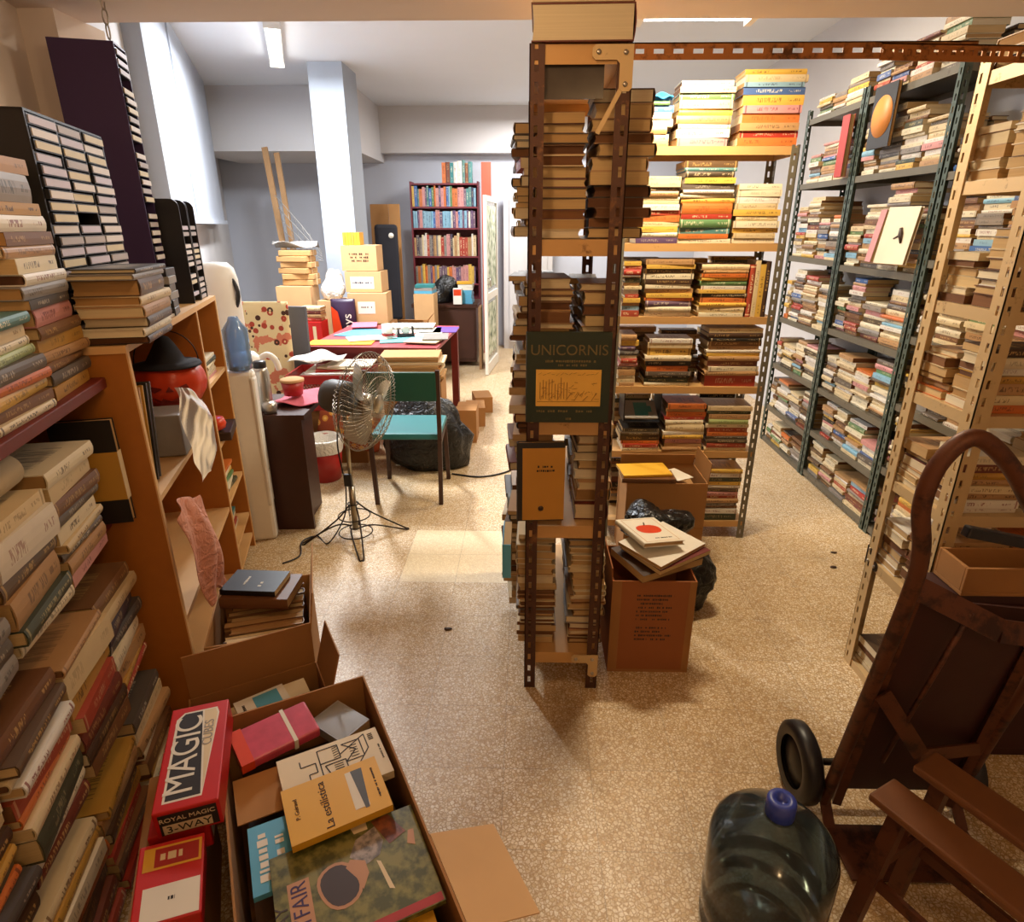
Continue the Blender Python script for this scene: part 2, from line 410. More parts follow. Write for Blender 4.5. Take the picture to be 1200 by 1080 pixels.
# books too many to single out are gathered here
MASS = MB(); MASSN = [0]
MCOL = list(PAL)
KEEP = {0, 1, 2, 3, 4, 5, 6, 7, 8, 9, 10, 11, 12, 13, 14, 15, 16, 17, 18, 19, 20, 21, 22, 23, 88,
 89, 90, 93, 103, 104, 105, 106, 172, 173, 174, 175, 178, 192, 247, 254, 263, 331, 332, 333, 334, 335, 336, 337, 338, 339,
 340, 341, 342, 343, 344, 345, 346, 347, 348, 349, 350, 351, 352, 365, 367, 368, 369, 370, 371, 372, 374, 375, 376, 378, 381,
 382, 384, 385, 386, 387, 388, 403, 404, 407, 409, 410, 411, 413, 415, 416, 417, 421, 425, 426, 427, 428, 429, 446, 447, 448,
 449, 450, 451, 452, 453, 454, 455, 456, 458, 460, 462, 463, 469, 475, 480, 491, 504, 584, 1213, 1281, 1320, 1323, 1430, 1431, 1432,
 1822, 1898, 1903, 1904, 1947, 1948, 1949, 1950, 1954, 1960, 1977, 2003, 2004, 2005, 2006, 2007, 2008, 2009, 2010, 2013, 2014, 2015, 2056, 2059, 2064,
 2065, 2066, 2067, 2068, 2069, 2126, 2127, 2128, 2129, 2130, 2169, 2187, 2188, 2189, 2190, 2191, 2192, 2193, 2194, 2195, 2196, 2197, 2198, 2199, 2200,
 2201, 2202, 2203, 2204, 2205, 2206, 2207, 2208, 2209, 2210, 2211, 2212, 2216, 2217, 2218, 2219, 2220, 2221, 2222, 2223, 2224, 2225, 2226, 2227, 2228,
 2229, 2230, 2231, 2232, 2239, 2240, 2241, 2242, 2243, 2244, 2245, 2246, 2247, 2248, 2249, 2250, 2251, 2252, 2253, 2254, 2255, 2256, 2257, 2258, 2260,
 2261, 2262, 2264, 2265, 2267, 2268, 2272, 2274, 2275, 2276, 2277, 2278, 2279, 2281, 2283, 2284, 2285, 2286, 2287, 2288, 2344, 2346, 2347, 2348, 2359,
 2360, 2361, 2362, 2363, 2364, 2365, 2366, 2368, 2370, 2371, 2372, 2413, 2420, 2428, 2429, 2430, 2431, 2432}
BK = []
def emit(L, W, T, col, Mx, hard, pale, label, group, name='book', cat='book'):
    """the books that show largest are objects of their own, the rest join the mass"""
    if name != 'book': return book(L, W, T, col, Mx, label, group, hard, pale, name, cat)
    i = len(BK); BK.append(0)
    if KEEP is None or i in KEEP:
        o = book(L, W, T, col, Mx, label.replace(' the ', ' '), group, hard, pale, name, cat)
        if KEEP is None: o['bk'] = i
    else: mass_book(L, W, T, col, Mx, hard, pale)
def mass_book(L, W, T, col, Mx, hard=True, pale=False):
    add_book(MASS, L, W, T, hard, MCOL.index(col), len(MCOL)+(1 if pale is True else 2 if pale == 2 else 0), Mx); MASSN[0] += 1

def pick(w):
    tot = sum(w.values()); r = R.random()*tot
    for k, v in w.items():
        r -= v
        if r <= 0: return k
    return k
WARM = {'cream': 5, 'ivory': 4, 'white': 3, 'yellow': 2.5, 'mustard': 1, 'tan': 2, 'brown': 1, 'red': 1.2, 'orange': 1.3, 'pink': 1, 'black': .8, 'green': .8, 'blue': .8, 'grey': .8, 'teal': .4, 'pale green': .6, 'dark brown': .6, 'navy': .3}
OLD = {'tan': 4, 'brown': 3, 'cream': 3, 'dark brown': 2.5, 'grey': 2, 'dark red': 1.5, 'dark green': 1.2, 'black': 1.2, 'mustard': 1.2, 'ivory': 1.5, 'red': .8}
COOL = {'white': 3, 'ivory': 5, 'cream': 5, 'grey': 3, 'tan': 3, 'dark grey': 1, 'blue': .9, 'red': .7, 'dark green': .6, 'brown': 1.6, 'pink': .9, 'light blue': .7, 'green': .5, 'yellow': .7, 'black': .6, 'orange': .4, 'dark red': .4}
DARK = {'dark brown': 4, 'brown': 3, 'black': 2, 'dark red': 2, 'dark green': 1, 'navy': .7, 'tan': 1}

def stack(base, phi, H=None, n=None, cols=None, pal=WARM, L=(.2, .25), W=(.14, .17), T=(.014, .034), jit=(.012, .012, 3.), where='', group='', mass=False,
          hard=.5, pale=.3, lean=(0, 0), name='book', cat='book', word='book'):
    """flat stack; base = middle of the spine line of the lowest book; spines look along (sin phi, -cos phi)"""
    x, y, z = base; k = 0; z0 = z; out = []
    fx, fy = math.sin(phi), -math.cos(phi); ax, ay = math.cos(phi), math.sin(phi)
    while True:
        if n is not None and k >= n: break
        th = R.uniform(*T)
        c = cols[k] if cols and k < len(cols) else None
        if isinstance(c, tuple): c, th = c
        if H is not None and n is None and z+th > z0+H: break
        c = c or pick(pal)
        l, w = R.uniform(*L), R.uniform(*W)
        ja, jf, jr = R.uniform(-1, 1)*jit[0], R.uniform(-1, .6)*jit[1], math.radians(R.uniform(-1, 1)*jit[2])
        q = (z-z0)
        px = x+ax*(ja+lean[0]*q)+fx*(jf+lean[1]*q); py = y+ay*(ja+lean[0]*q)+fy*(jf+lean[1]*q)
        Mx = Matrix.Translation((px, py, z)) @ Matrix.Rotation(phi+jr, 4, 'Z')
        h = R.random() < hard; p = R.random() < pale; p = True if p else (2 if R.random() < .22 and pal is not WARM else False)
        o_ = 'lowest' if k == 0 else ORD[k]+' from bottom'
        emit(l, w, th, c, Mx, h, p, f'{c} {word}, {o_} of {where}', group or 'books in the racks', name, cat)
        z += th+.0006; k += 1
        if k > 60: break
    return z

def row_upright(base, phi, length, pal=WARM, Hh=(.19, .24), W=(.13, .16), T=(.014, .035), where='', group='', mass=False, cols=None, hard=.5):
    """books standing side by side from base along the direction right of the facing side"""
    x, y, z = base; s = 0; k = 0
    ax, ay = math.cos(phi), math.sin(phi)
    while True:
        th = R.uniform(*T)
        if s+th > length: break
        c = cols[k] if cols and k < len(cols) else pick(pal)
        l, w = R.uniform(*Hh), R.uniform(*W)
        # local x (length) -> up, local y -> away, local z -> along
        fx, fy = math.sin(phi), -math.cos(phi)
        Mx = frame3((0, 0, 1), (-fx, -fy, 0), (ax, ay, 0), (x+ax*s, y+ay*s, z+l/2))
        if Mx.to_3x3().determinant() < 0:
            Mx = frame3((0, 0, -1), (-fx, -fy, 0), (ax, ay, 0), (x+ax*s, y+ay*s, z+l/2))
        emit(l, w, th, c, Mx, R.random() < hard, R.random() < .3, f'{c} upright book, {"first" if k == 0 else ORD[k]} of {where}', group or 'books in the racks')
        s += th+.0008; k += 1
def blob(cx_, cy_, rx, ry, z, n=20, rot=0, sk=.1):
    return [(cx_+math.cos(rot)*rx*math.cos(a)-math.sin(rot)*ry*math.sin(a)*(1+sk*math.cos(2*a)), cy_+math.sin(rot)*rx*math.cos(a)+math.cos(rot)*ry*math.sin(a)*(1+sk*math.cos(2*a)), z) for a in [2*PI*k/n for k in range(n)]]

# ------------------------------------------------------------------ camera
F = 726.; TH = math.atan(275/726.); YAW = math.atan(17/777.)
cam = bpy.data.cameras.new('camera'); camo = bpy.data.objects.new('camera', cam); COL.objects.link(camo)
cam.sensor_fit = 'HORIZONTAL'; cam.sensor_width = 36; cam.lens = 36*F/1200; cam.clip_start = .02; cam.clip_end = 60
camo.location = (0, 0, 1.6)
camo.rotation_euler = (PI/2-TH, 0, YAW)
SC.camera = camo

# ------------------------------------------------------------------ the setting
A16 = math.radians(16)
P0 = Vector((-1.074, 1.642, 0)); NL = Vector((math.cos(A16), math.sin(A16), 0)); DL = Vector((-math.sin(A16), math.cos(A16), 0))
PHL = math.radians(106)          # things along the side wall look into the aisle
def LP(s, r, z): q = P0+DL*s+NL*r; return (q.x, q.y, z)
ML = frame3(DL, -NL, (0, 0, 1), P0)    # local x along the wall, local y into the wall, z up

struct('floor', MB().box((-5, -2, -.1), (4, 11, 0)), M['floor'])
struct('ceiling', MB().box((-5, 2.67, 3.0), (4, 11, 3.1)), M['ceil'])
struct('ceiling_low', MB().box((-5, -2, 2.3), (4, 2.67, 3.1)), M['soffit'])
w = MB(); a = Vector(LP(-2.9, -.42, 0)); b = Vector(LP(1.7, -.42, 0))
def wallseg(mb, a, b, z0=0, z1=3.1, t=.15):
    d = (Vector(b)-Vector(a)); d.z = 0; d.normalize(); n = Vector((-d.y, d.x, 0))
    Mx = frame3(d, n, (0, 0, 1), (a[0], a[1], 0)); L = (Vector((b[0], b[1], 0))-Vector((a[0], a[1], 0))).length
    return mb.box((0, 0, z0), (L, t, z1), 0, Mx)
struct('wall_left', wallseg(MB(), a, b), M['wallwarm'])
struct('wall_left_rear', wallseg(MB(), b, (-4.06, 8.95, 0)), M['wall'])
struct('wall_back', MB().box((-4.4, 8.9, 0), (2.5, 9.05, 3.1)), M['wallblue'])
struct('wall_right', MB().box((2.27, -2, 0), (2.42, 8.9, 3.1)), M['wall'])
struct('wall_front', MB().box((-1.2, -1.35, 0), (2.27, -1.2, 2.3)), M['wallwarm'])
# beams under the ceiling and the square column
struct('trim_1', MB().box((-3.75, 7.5, 2.37), (-1.86, 8.9, 3.0)), M['wall'])
struct('trim_2', MB().box((-1.86, 8.72, 2.47), (2.27, 8.9, 3.0)), M['wall'])
bb = Vector((-4.06, 8.95, 0)); dr = (bb-b).normalized(); nr = Vector((dr.y, -dr.x, 0))
q0 = b+dr*.9; q1 = b+dr*4.45
t = MB(); Mx = frame3(dr, -nr, (0, 0, 1), q0); t.box((0, -.1, 1.66), (3.5, .0, 3.0), 0, Mx); t.box((.0, -.13, 1.62), (3.5, 0, 1.66), 0, Mx)
t.box((1.1, -.112, 1.66), (1.125, -.1, 3.0), 0, Mx)
struct('trim_3', t, mat('bulkhead_paint', 'aab0bb', .85, var=.05))
struct('column', MB().box((-2.008, 6.5, 0), (-1.69, 7.0, 3.0)), mat('column_paint', 'a2aab6', .85, var=.04))
struct('trim_4', MB().box((-1.92, 2.5, 1.3), (-1.63, 2.78, 2.3)), M['wallwarm'])
struct('trim_5', MB().box((-.3, 8.66, 0), (.35, 8.72, 2.05)).box((-.22, 8.63, .1), (-.02, 8.66, 1.95)).box((.06, 8.63, .1), (.28, 8.66, 1.95)), M['wall'])

# ------------------------------------------------------------------ lamps
tubem = bpy.data.materials.new('tube_light'); t = NT(tubem); e = t.n('Emission', Color=(1, .97, .92, 1), Strength=14.); t.t.links.new(e.outputs[0], t.out.inputs[0])
def fixture(x, y, rot, L, label, z=3.0):
    r = thing('ceiling_light', label, 'light', (x, y, z), rot, 'fluorescent ceiling lights')
    MB().box((-.06, -L/2, -.045), (.06, L/2, 0)).build('housing', M['white'], r, bevel=.008)
    for sx in (-.03, .03):
        MB().tube([(sx, -L/2+.03, -.06), (sx, L/2-.03, -.06)], .013).build('tube', tubem, r)
    for y in (-L/2, L/2-.025): MB().box((-.06, y, -.085), (.06, y+.025, -.045)).build('end_cap', M['white'], r)
    return r
fixture(-2.02, 5.75, math.radians(19), 1.25, 'white fluorescent ceiling light over the back room with the square column')
fixture(.62, 2.735, PI/2, .44, 'fluorescent light glowing at the edge of the low ceiling above the centre rack', 2.392)
def area(name, loc, size, power, col, rot=(0, 0, 0), sy=None):
    l = bpy.data.lights.new(name, 'AREA'); l.energy = power; l.color = col; l.size = size
    if sy: l.shape = 'RECTANGLE'; l.size_y = sy
    o = bpy.data.objects.new(name, l); COL.objects.link(o); o.location = loc; o.rotation_euler = rot
    return o
COOLL = (1, .93, .84); WARML = (1, .62, .26)
area('fluorescent_light_back', (-1.7, 5.3, 2.88), .2, 135, (.93, .965, 1.0), (0, 0, math.radians(19)), .9)
area('fluorescent_light_racks', (.62, 2.735, 2.297), .42, 25, (1, .82, .56), (0, 0, 0), .08)
area('unseen_light_aisle', (.9, 4.2, 2.92), 1.2, 42, (1, .86, .66), (0, 0, 0), .2)  # unseen light added above the low ceiling edge for the racks, no fixture
area('corridor_light', (.1, 7.8, 2.85), .5, 65, (1, .98, .95))
bl = bpy.data.lights.new('bulb_light', 'POINT'); bl.energy = 7.5; bl.color = (1, .68, .38); bl.shadow_soft_size = .06
bo = bpy.data.objects.new('bulb_light', bl); COL.objects.link(bo); bo.location = (-.28, 1.15, 2.19)
b2 = bpy.data.lights.new('fill_light_rear', 'POINT'); b2.energy = 12; b2.color = (1, .66, .32); b2.shadow_soft_size = .08  # unseen warm lamp added behind the camera to fill faces turned towards it
bo2 = bpy.data.objects.new('fill_light_rear', b2); COL.objects.link(bo2); bo2.location = (.45, -.6, 2.1)
wd = bpy.data.worlds.new('world'); SC.world = wd; wd.use_nodes = True
bg = wd.node_tree.nodes['Background']; bg.inputs[0].default_value = (1, .8, .62, 1); bg.inputs[1].default_value = .05
SC.view_settings.view_transform = 'Standard'; SC.view_settings.look = 'None'; SC.view_settings.gamma = 1; SC.view_settings.exposure = 0.3
SC.view_settings.use_curve_mapping = False
SC.cycles.max_bounces = 8; SC.cycles.transparent_max_bounces = 16; SC.cycles.use_denoising = True
SC.cycles.sample_clamp_indirect = 6

# ------------------------------------------------------------------ slotted racks
def post_geo(mb, H, fx, fy, w=.036, t=.003, pitch=.05):
    """L-shaped slotted upright; fx, fy = direction of its two flanges"""
    def flange(ax):
        n = int(H/pitch)
        def bx(a0, a1, z0, z1):
            if ax == 0: lo, hi = (min(a0*fx, a1*fx), min(0, t*fy), z0), (max(a0*fx, a1*fx), max(0, t*fy), z1)
            else: lo, hi = (min(0, t*fx), min(a0*fy, a1*fy), z0), (max(0, t*fx), max(a0*fy, a1*fy), z1)
            mb.box(lo, hi)
        bx(0, .013, 0, H); bx(.023, w, 0, H)
        for k in range(n+1):
            z = k*pitch
            bx(.013, .023, z, min(z+.024, H))
    flange(0); flange(1)
    return mb
def rack(label, loc, rot, W, D, H, shelves, m_post, m_shelf, group='slotted steel racks', lip=.035, posts=(1, 1, 1, 1), pw=.036):
    """local frame: front along x at y=0, depth to +y"""
    r = thing('shelving_rack', label, 'rack', loc, rot, group)
    for k, (x, y, fx, fy) in enumerate(((0, 0, 1, 1), (W, 0, -1, 1), (0, D, 1, -1), (W, D, -1, -1))):
        if posts[k]: post_geo(MB(), H, fx, fy, pw).build('post', m_post, r, (x, y, 0))
    for z in shelves:
        b = MB(); g = .004
        b.box((g, g, z-.004), (W-g, D-g, z))
        b.box((g, g, z-lip), (W-g, g+.002, z-.004)).box((g, D-g-.002, z-lip), (W-g, D-g, z-.004))
        b.box((g, g+.002, z-lip), (g+.002, D-g-.002, z-.004)).box((W-g-.002, g+.002, z-lip), (W-g, D-g-.002, z-.004))
        b.build('shelf', m_shelf, r)
    return r
def gusset(r, m, loc, rot, s=.085):
    g = MB()
    n = 8; pts = [(0, 0), (s, 0)]
    pts = [(-.012, -.012), (s, -.012), (s+.008, -.004), (s+.008, .014), (s, .022), (.03, .022), (.022, .03), (.022, s), (.014, s+.008), (-.004, s+.008), (-.012, s)]
    vs = [(x, 0, z) for x, z in pts]+[(x, -.003, z) for x, z in pts]; k = len(pts)
    g.add(vs, [tuple(range(k))[::-1], tuple(range(k, 2*k))]+[(i, (i+1) % k, k+(i+1) % k, k+i) for i in range(k)])
    o = g.build('corner_bracket', m, r, loc, rot)
    for x, z in ((.008, .006), (s-.008, .005), (.006, s-.008)):
        MB().lathe([(.0065, 0), (.0065, .003), (.004, .005)], 8, M=Matrix.Translation((x, -.003, z)) @ Matrix.Rotation(PI/2, 4, 'X')).build('bolt', M['steel'], o)

# ---- the end rack in the middle of the room
PX0, PX1, PY0, PY1 = 0.004, .270, 1.855, 2.68
rk = rack('narrow dark slotted rack standing end-on in the middle of the room', (PX0, PY0, 0), 0, PX1-PX0, PY1-PY0, 2.036, (.155, .665, 1.03, 1.565, 2.035), M['rackd'], M['shelflip'], lip=.045, pw=.04)
# lean the uprights of the far corner a little: none
gusset(rk, M['rackp'], (PX1-PX0-.012, -.0035, 2.02), (PI, 0, PI))
gusset(rk, M['rackp'], (PX1-PX0-.012, -.0035, .14), (PI, 0, PI), .075)
MB().bar((PX1-PX0-.016, -.003, 1.955), (PX1-PX0-.085, -.003, 1.83), .012, .003, up=(0, 1, 0)).build('brace', M['rackp'], rk)
G1 = 'books in the end rack in the middle'
HALF = PI/2
# each shelf: one stack with spines out on either side; heads look at the camera
def endrack(z, H, wl, wr, name, pal, xl=.012, xr=.25, Tl=(.016, .034), Tr=(.02, .04), nl=1, extra=True, Lr=(.2, .24), colsl=None, colsr=None, hl=None, prr=.15):
    stack((xl, PY0+.172, z), -HALF, hl or H, pal=pal, cols=colsl, W=(wl-.012, wl), L=(.2, .235), T=Tl, jit=(.006, .009, 3), where=f'left stack on {name} of end rack', group=G1, hard=.6, pale=.2)
    stack((xr, PY0+.174, z), HALF, H, pal=pal, cols=colsr, W=(wr-.014, wr), L=Lr, T=Tr, jit=(.005, .009, 3), where=f'right stack on {name} of end rack', group=G1, hard=.8, pale=prr)
    for k in (1, 2):   # further along the rack
        stack((xl-.05, PY0+.178+.25*k, z), -HALF, H*.95, pal=OLD, W=(.13, .15), L=(.2, .23), T=(.016, .034), jit=(.008, .03, 5), where=f'{("", "second", "third")[k]} left stack on {name} of end rack', group=G1)
        stack((xr+.01, PY0+.178+.25*k, z), HALF, H*.9, pal=OLD, W=(.1, .11), L=(.2, .235), T=(.016, .034), jit=(.008, .02, 5), where=f'{("", "second", "third")[k]} right stack on {name} of end rack', group=G1)
endrack(1.567, .385, .155, .168, 'the top shelf', {'cream': 2, 'tan': 3, 'dark brown': 3, 'black': 1, 'brown': 2, 'dark red': 1}, xr=.345, Tl=(.02, .034), Tr=(.024, .038), xl=.014, hl=.355,
        colsr=['dark brown', 'black', 'brown', 'dark brown', 'black', 'tan', 'tan', 'dark brown', 'tan', 'brown', 'tan', 'dark brown'])
endrack(1.032, .44, .13, .115, 'the second shelf', {'dark red': 2, 'brown': 3, 'tan': 3, 'cream': 2, 'grey': 1, 'dark brown': 1.5}, xr=.275, Tr=(.022, .04))
endrack(.667, .35, .125, .12, 'the third shelf', {'ivory': 3, 'cream': 3, 'dark brown': 2, 'tan': 2}, xr=.285, xl=.0, Tr=(.02, .036), prr=.85, colsl=['tan']*3, hl=.03,
        colsr=[('dark red', .058), ('cream', .05), 'tan', 'ivory', 'brown', 'ivory', 'dark brown', 'tan'])
endrack(.157, .45, .135, .125, 'the bottom shelf', {'ivory': 3, 'cream': 3, 'tan': 3, 'grey': 2, 'brown': 2, 'dark red': 1}, xr=.285, xl=-.02, Tl=(.012, .028), Tr=(.014, .03))
# face-out books
Mx = frame3((1, 0, 0), (0, 0, 1), (0, -1, 0), (.134, PY0+.002, 1.036))
def coverbook(name, label, cat, L, W, T, col, Mx, group=None, hard=True, pale=False):
    a = MB(); add_book(a, L, W, T, hard, 0, 0, pages=False); r = a.build(name, COV_PLAIN[col], uv=True); r.matrix_world = Mx
    b = MB(); add_book(b, L, W, T, hard, 0, 0, cover=False); b.build('page_block', PAGEW if pale else PAGES, r)
    return tag(r, label, cat, group)
COV_PLAIN = {k: mat('plain_'+k, PAL[k][0], .45, var=.12, scale=12) for k in PAL}
# dark green picture book: local x = width on the page (long edge along x would be the spine, so turn it)
def faceout(label, w, h, T, col, loc, rotz, tilt=0, name='book', cat='book', group=None):
    """book standing upright, front cover towards local -y; origin at bottom centre"""
    r = thing(name, label, cat, loc, 0, group); r.rotation_euler = Euler((tilt, 0, rotz))
    a = MB(); Mx = frame3((0, 0, -1), (1, 0, 0), (0, -1, 0), (-w/2, 0, h/2))
    add_book(a, h, w, T, True, 0, 0, Mx, pages=False); a.build('cover', COV_PLAIN[col], r, uv=True)
    b = MB(); add_book(b, h, w, T, True, 0, 0, Mx, cover=False); b.build('page_block', PAGES, r)
    return r
u = faceout('dark green picture book with gold landscape engraving standing in the end rack', .25, .275, .02, 'dark green', (.13, PY0-.002, 1.034), 0)
u.children[0].data.materials[0] = M['dkgreen']
gold = mat('faded_gold_print', '6e5e30', .5, var=.2); goldb = mat('gold_panel', 'e6b24c', .5, var=.1); goldd = mat('gold_panel_lines', '8a5a1c', .5)
text('UNICORNIS', .044, gold, u, (0, -.0207, .222), (PI/2, 0, 0), sx=.98)
def wall_marks(parent, m, x0, x1, z, h, y, seed):
    rr = random.Random(seed); e = MB(); x = x0
    while x < x1:
        w = rr.uniform(.3, .9)*h
        if rr.random() < .85: e.box((x, y, z-h/2*rr.uniform(.6, 1)), (x+w, y+.0004, z+h/2*rr.uniform(.6, 1)))
        x += w+h*.25
    return e.build('print_line', m, parent)
wall_marks(u, gold, -.07, .085, .19, .008, -.0207, 1); wall_marks(u, gold, -.04, .05, .178, .007, -.0207, 2); wall_marks(u, gold, -.095, .085, .036, .008, -.0207, 3); wall_marks(u, gold, -.005, .01, .012, .008, -.0207, 4)
pz = MB().box((-.098, -.0212, .052), (.098, -.0202, .165)).build('picture_panel', goldb, u)
e = MB(); rr = random.Random(3)
for k in range(10): e.bar((-.085+k*.009, -.0214, .075), (-.085+k*.009, -.0214, .12+rr.random()*.025), .002, .0006)
for k in range(7): e.bar((-.085+k*.026, -.0214, .07), (-.07+k*.026, -.0214, .082+rr.random()*.02), .004, .0006)
for k in range(9): e.bar((0.0+k*.01, -.0214, .08+rr.random()*.02), (.012+k*.009, -.0214, .075+rr.random()*.03), .003, .0006)
for k in range(30): x_, z_ = -.088+rr.random()*.17, .07+rr.random()*.06; e.bar((x_, -.0214, z_), (x_+rr.uniform(.004, .016), -.0214, z_+rr.uniform(-.008, .008)), .002, .0006)
for k in range(14): e.bar((-.09+k*.013, -.0214, .145+rr.random()*.012), (-.08+k*.013, -.0214, .148+rr.random()*.01), .0015, .0006)
e.bar((-.094, -.0214, .066), (.094, -.0214, .068), .002, .0006)
e.build('engraving', goldd, pz)
fb = faceout('ochre covered book in dark binding standing at the edge of the end rack', .15, .27, .018, 'black', (.052, PY0-.006, .698), math.radians(4))
MB().box((-.06, -.0195, .004), (.075, -.0182, .252)).build('ochre_cover', M['yellow'] if False else mat('ochre_cover', 'b9822a', .5), fb)
wall_marks(fb, M['ink'], -.012, .03, .19, .008, -.0199, 5); wall_marks(fb, M['ink'], -.015, .04, .176, .008, -.0199, 6)
MB().lathe([(.009, 0), (.009, .001)], 16, M=Matrix.Translation((.0, -.0196, .045)) @ Matrix.Rotation(PI/2, 4, 'X')).build('emblem', M['dkbrown'], fb)
# dark glossy folder standing above the stacks
s = MB().box((.03, PY0+.02, 1.915), (.2, PY0+.028, 2.0)).build('plastic_folder', mat('smoke_plastic', '4a423c', .12, var=.3, scale=18))
tag(s, 'smoke-grey glossy folder standing behind the top edge of the end rack', 'folder')
# large books lying on top of the rack
stack((.27, PY0+.11, 2.037), HALF, n=2, cols=[('dark red', .082), ('brown', .09)], L=(.24, .25), W=(.25, .26), jit=(.006, .006, 2), where='the pile lying on top of the end rack', group=G1, hard=1, pale=1)
b_ = thing('folder', 'light blue folder jutting out low on the side of the end rack', 'folder', (-.045, PY0+.12, .45), 0)
MB().box((-.03, -.09, 0), (-.026, .09, .13)).box((-.03, -.094, 0), (.0, -.0905, .13)).build('front_board', M['ltblue'], b_); MB().box((-.026, -.088, .002), (.0, .088, .128)).build('pages', PAGES, b_)

# slotted steel beam from the end rack to the pale rack
bmr = thing('slotted_beam', 'rusty orange slotted steel beam spanning from the end rack to the pale rack', 'beam', (.27, PY0-.006, 2.035))
def slotbar(L, w, hole, pitch, round_=False):
    m = MB(); t = .003; n = int(L/pitch)
    h0 = w*.5-hole[1]/2; h1 = w*.5+hole[1]/2
    m.box((0, 0, -w), (L, t, -h1)).box((0, 0, -h0), (L, t, 0)).box((0, 0, -t), (L, .03, 0))
    for k in range(n+1):
        x0 = k*pitch+hole[0]; x1 = min((k+1)*pitch, L)
        if x1 > x0: m.box((x0, 0, -h1), (x1, t, -h0))
    m.box((0, 0, -h1), (.004, t, -h0))
    return m
orust = worn_metal('orange_rust_steel', 'a86a34', '5a3418', .52, .45, .4)
slotbar(.86, .038, (.026, .011), .05).build('long_bar', orust, bmr)
slotbar(.42, .038, (.011, .011), .022).build('lap_bar', orust, bmr, (.62, -.0035, -.004), (0, math.radians(1.2), 0))

# ------------------------------------------------------------------ centre rack, seen square on
CX0, CX1, CY = .42, 1.2, 3.06
cr = rack('grey rack of book stacks standing square across the aisle behind cartons', (CX0, CY, 0), 0, CX1-CX0, .3, 1.935, (.1, .5, .845, 1.19, 1.525, 1.93), M['rackgrey'], M['shelflip'])
G2 = 'books on the centre rack'
PALC = {'cream': 6, 'ivory': 5, 'white': 2, 'yellow': 3.2, 'orange': 1.5, 'pink': .8, 'red': .8, 'tan': 2, 'black': .6, 'green': .6, 'teal': .4, 'grey': .5, 'dark brown': .6}
PALM = {'cream': 4, 'ivory': 4, 'yellow': 1.5, 'red': 1.5, 'pink': 1, 'tan': 2.5, 'black': 1.4, 'dark green': .8, 'orange': 1.2, 'dark brown': 1.5, 'green': .7, 'purple': .5, 'white': 2}
def cst(x, z, H, sh, which, pal=PALC, L=.22, cols=None, T=(.013, .028), y=CY+.012, jit=(.005, .01, 2.0)):
    stack((x, y, z+.001), 0, H, pal=pal, cols=cols, L=(L-.02, L+.005), W=(.15, .172), T=T, jit=jit, where=f'the {which} stack on {sh}', group=G2, hard=.35)
cst(.775, 1.93, .26, 'the top shelf of the centre rack', 'left', L=.235, cols=['pink', 'ivory', 'ivory', 'tan', 'yellow', 'cream', 'green', 'cream'], T=(.018, .034))
cst(1.06, 1.931, .31, 'the top shelf of the centre rack', 'right', L=.262, cols=[('orange', .032), ('red', .026), ('tan', .03), ('orange', .036), ('pink', .03), ('yellow', .04), ('blue', .028), ('light blue', .018), ('cream', .028), ('yellow', .02), ('ivory', .02)])
cst(.6, 1.525, .3, 'the second shelf of the centre rack', 'left', L=.2, cols=['purple', 'ivory', 'yellow', 'cream', 'orange', 'red', 'white', 'cream', 'ivory'])
cst(.822, 1.525, .36, 'the second shelf of the centre rack', 'middle', L=.24, cols=['ivory', 'orange', 'teal', ('green', .036), 'red', ('orange', .045), 'yellow', 'ivory', 'white', 'dark grey', 'yellow', 'black', 'teal', 'dark brown'])
cst(1.053, 1.525, .26, 'the second shelf of the centre rack', 'right', L=.208, cols=['ivory', 'cream', 'yellow', 'ivory', 'cream', 'yellow', 'cream', 'white', 'ivory'], T=(.018, .03))
cst(.505, 1.19, .26, 'the third shelf of the centre rack', 'outer', PALM, L=.085, cols=['red', 'light blue', 'tan', 'yellow', 'red'])
cst(.68, 1.19, .28, 'the third shelf of the centre rack', 'left', PALC, L=.235, cols=['white', 'ivory', 'purple', 'orange', 'yellow', 'tan', 'ivory', 'dark brown', 'ivory'])
cst(.94, 1.19, .26, 'the third shelf of the centre rack', 'middle', PALC, L=.225, cols=['ivory', 'cream', 'yellow', 'orange', 'black', 'yellow', 'white', 'green', 'yellow', 'orange'])
row_upright((1.058, CY+.012, 1.191), 0, .108, cols=['red', 'cream', 'yellow', 'dark brown', 'orange'], Hh=(.235, .26), T=(.02, .027), where='the upright row ending the third shelf of the centre rack', group=G2)
cst(.51, .845, .26, 'the fourth shelf of the centre rack', 'outer', PALM, L=.09, cols=['tan', 'cream', 'ivory', 'tan', 'dark brown', 'pink', 'red', 'ivory', 'dark grey'])
cst(.71, .845, .26, 'the fourth shelf of the centre rack', 'left', PALM, L=.225, cols=['ivory', 'dark green', 'black', 'dark grey', 'orange', 'black', 'ivory', ('yellow', .036)])
cst(1.03, .845, .3, 'the fourth shelf of the centre rack', 'right', PALM, L=.265, cols=[('red', .055), 'tan', 'ivory', 'dark red', 'tan', 'yellow', 'white', 'tan', 'brown'])
cst(.6, .5, .13, 'the fifth shelf of the centre rack', 'left', PALM, L=.2, cols=['ivory', 'red', 'orange', 'dark brown', 'black', 'black'])
cst(.822, .5, .27, 'the fifth shelf of the centre rack', 'middle', PALM, L=.208, cols=['tan', 'tan', 'pink', 'yellow', 'white', ('cream', .036), 'ivory', 'red', 'orange', 'tan'])
cst(1.045, .5, .26, 'the fifth shelf of the centre rack', 'right', PALM, L=.22, cols=['cream', 'red', 'black', 'dark grey', 'orange', 'red', 'ivory', 'pale green', 'tan'])
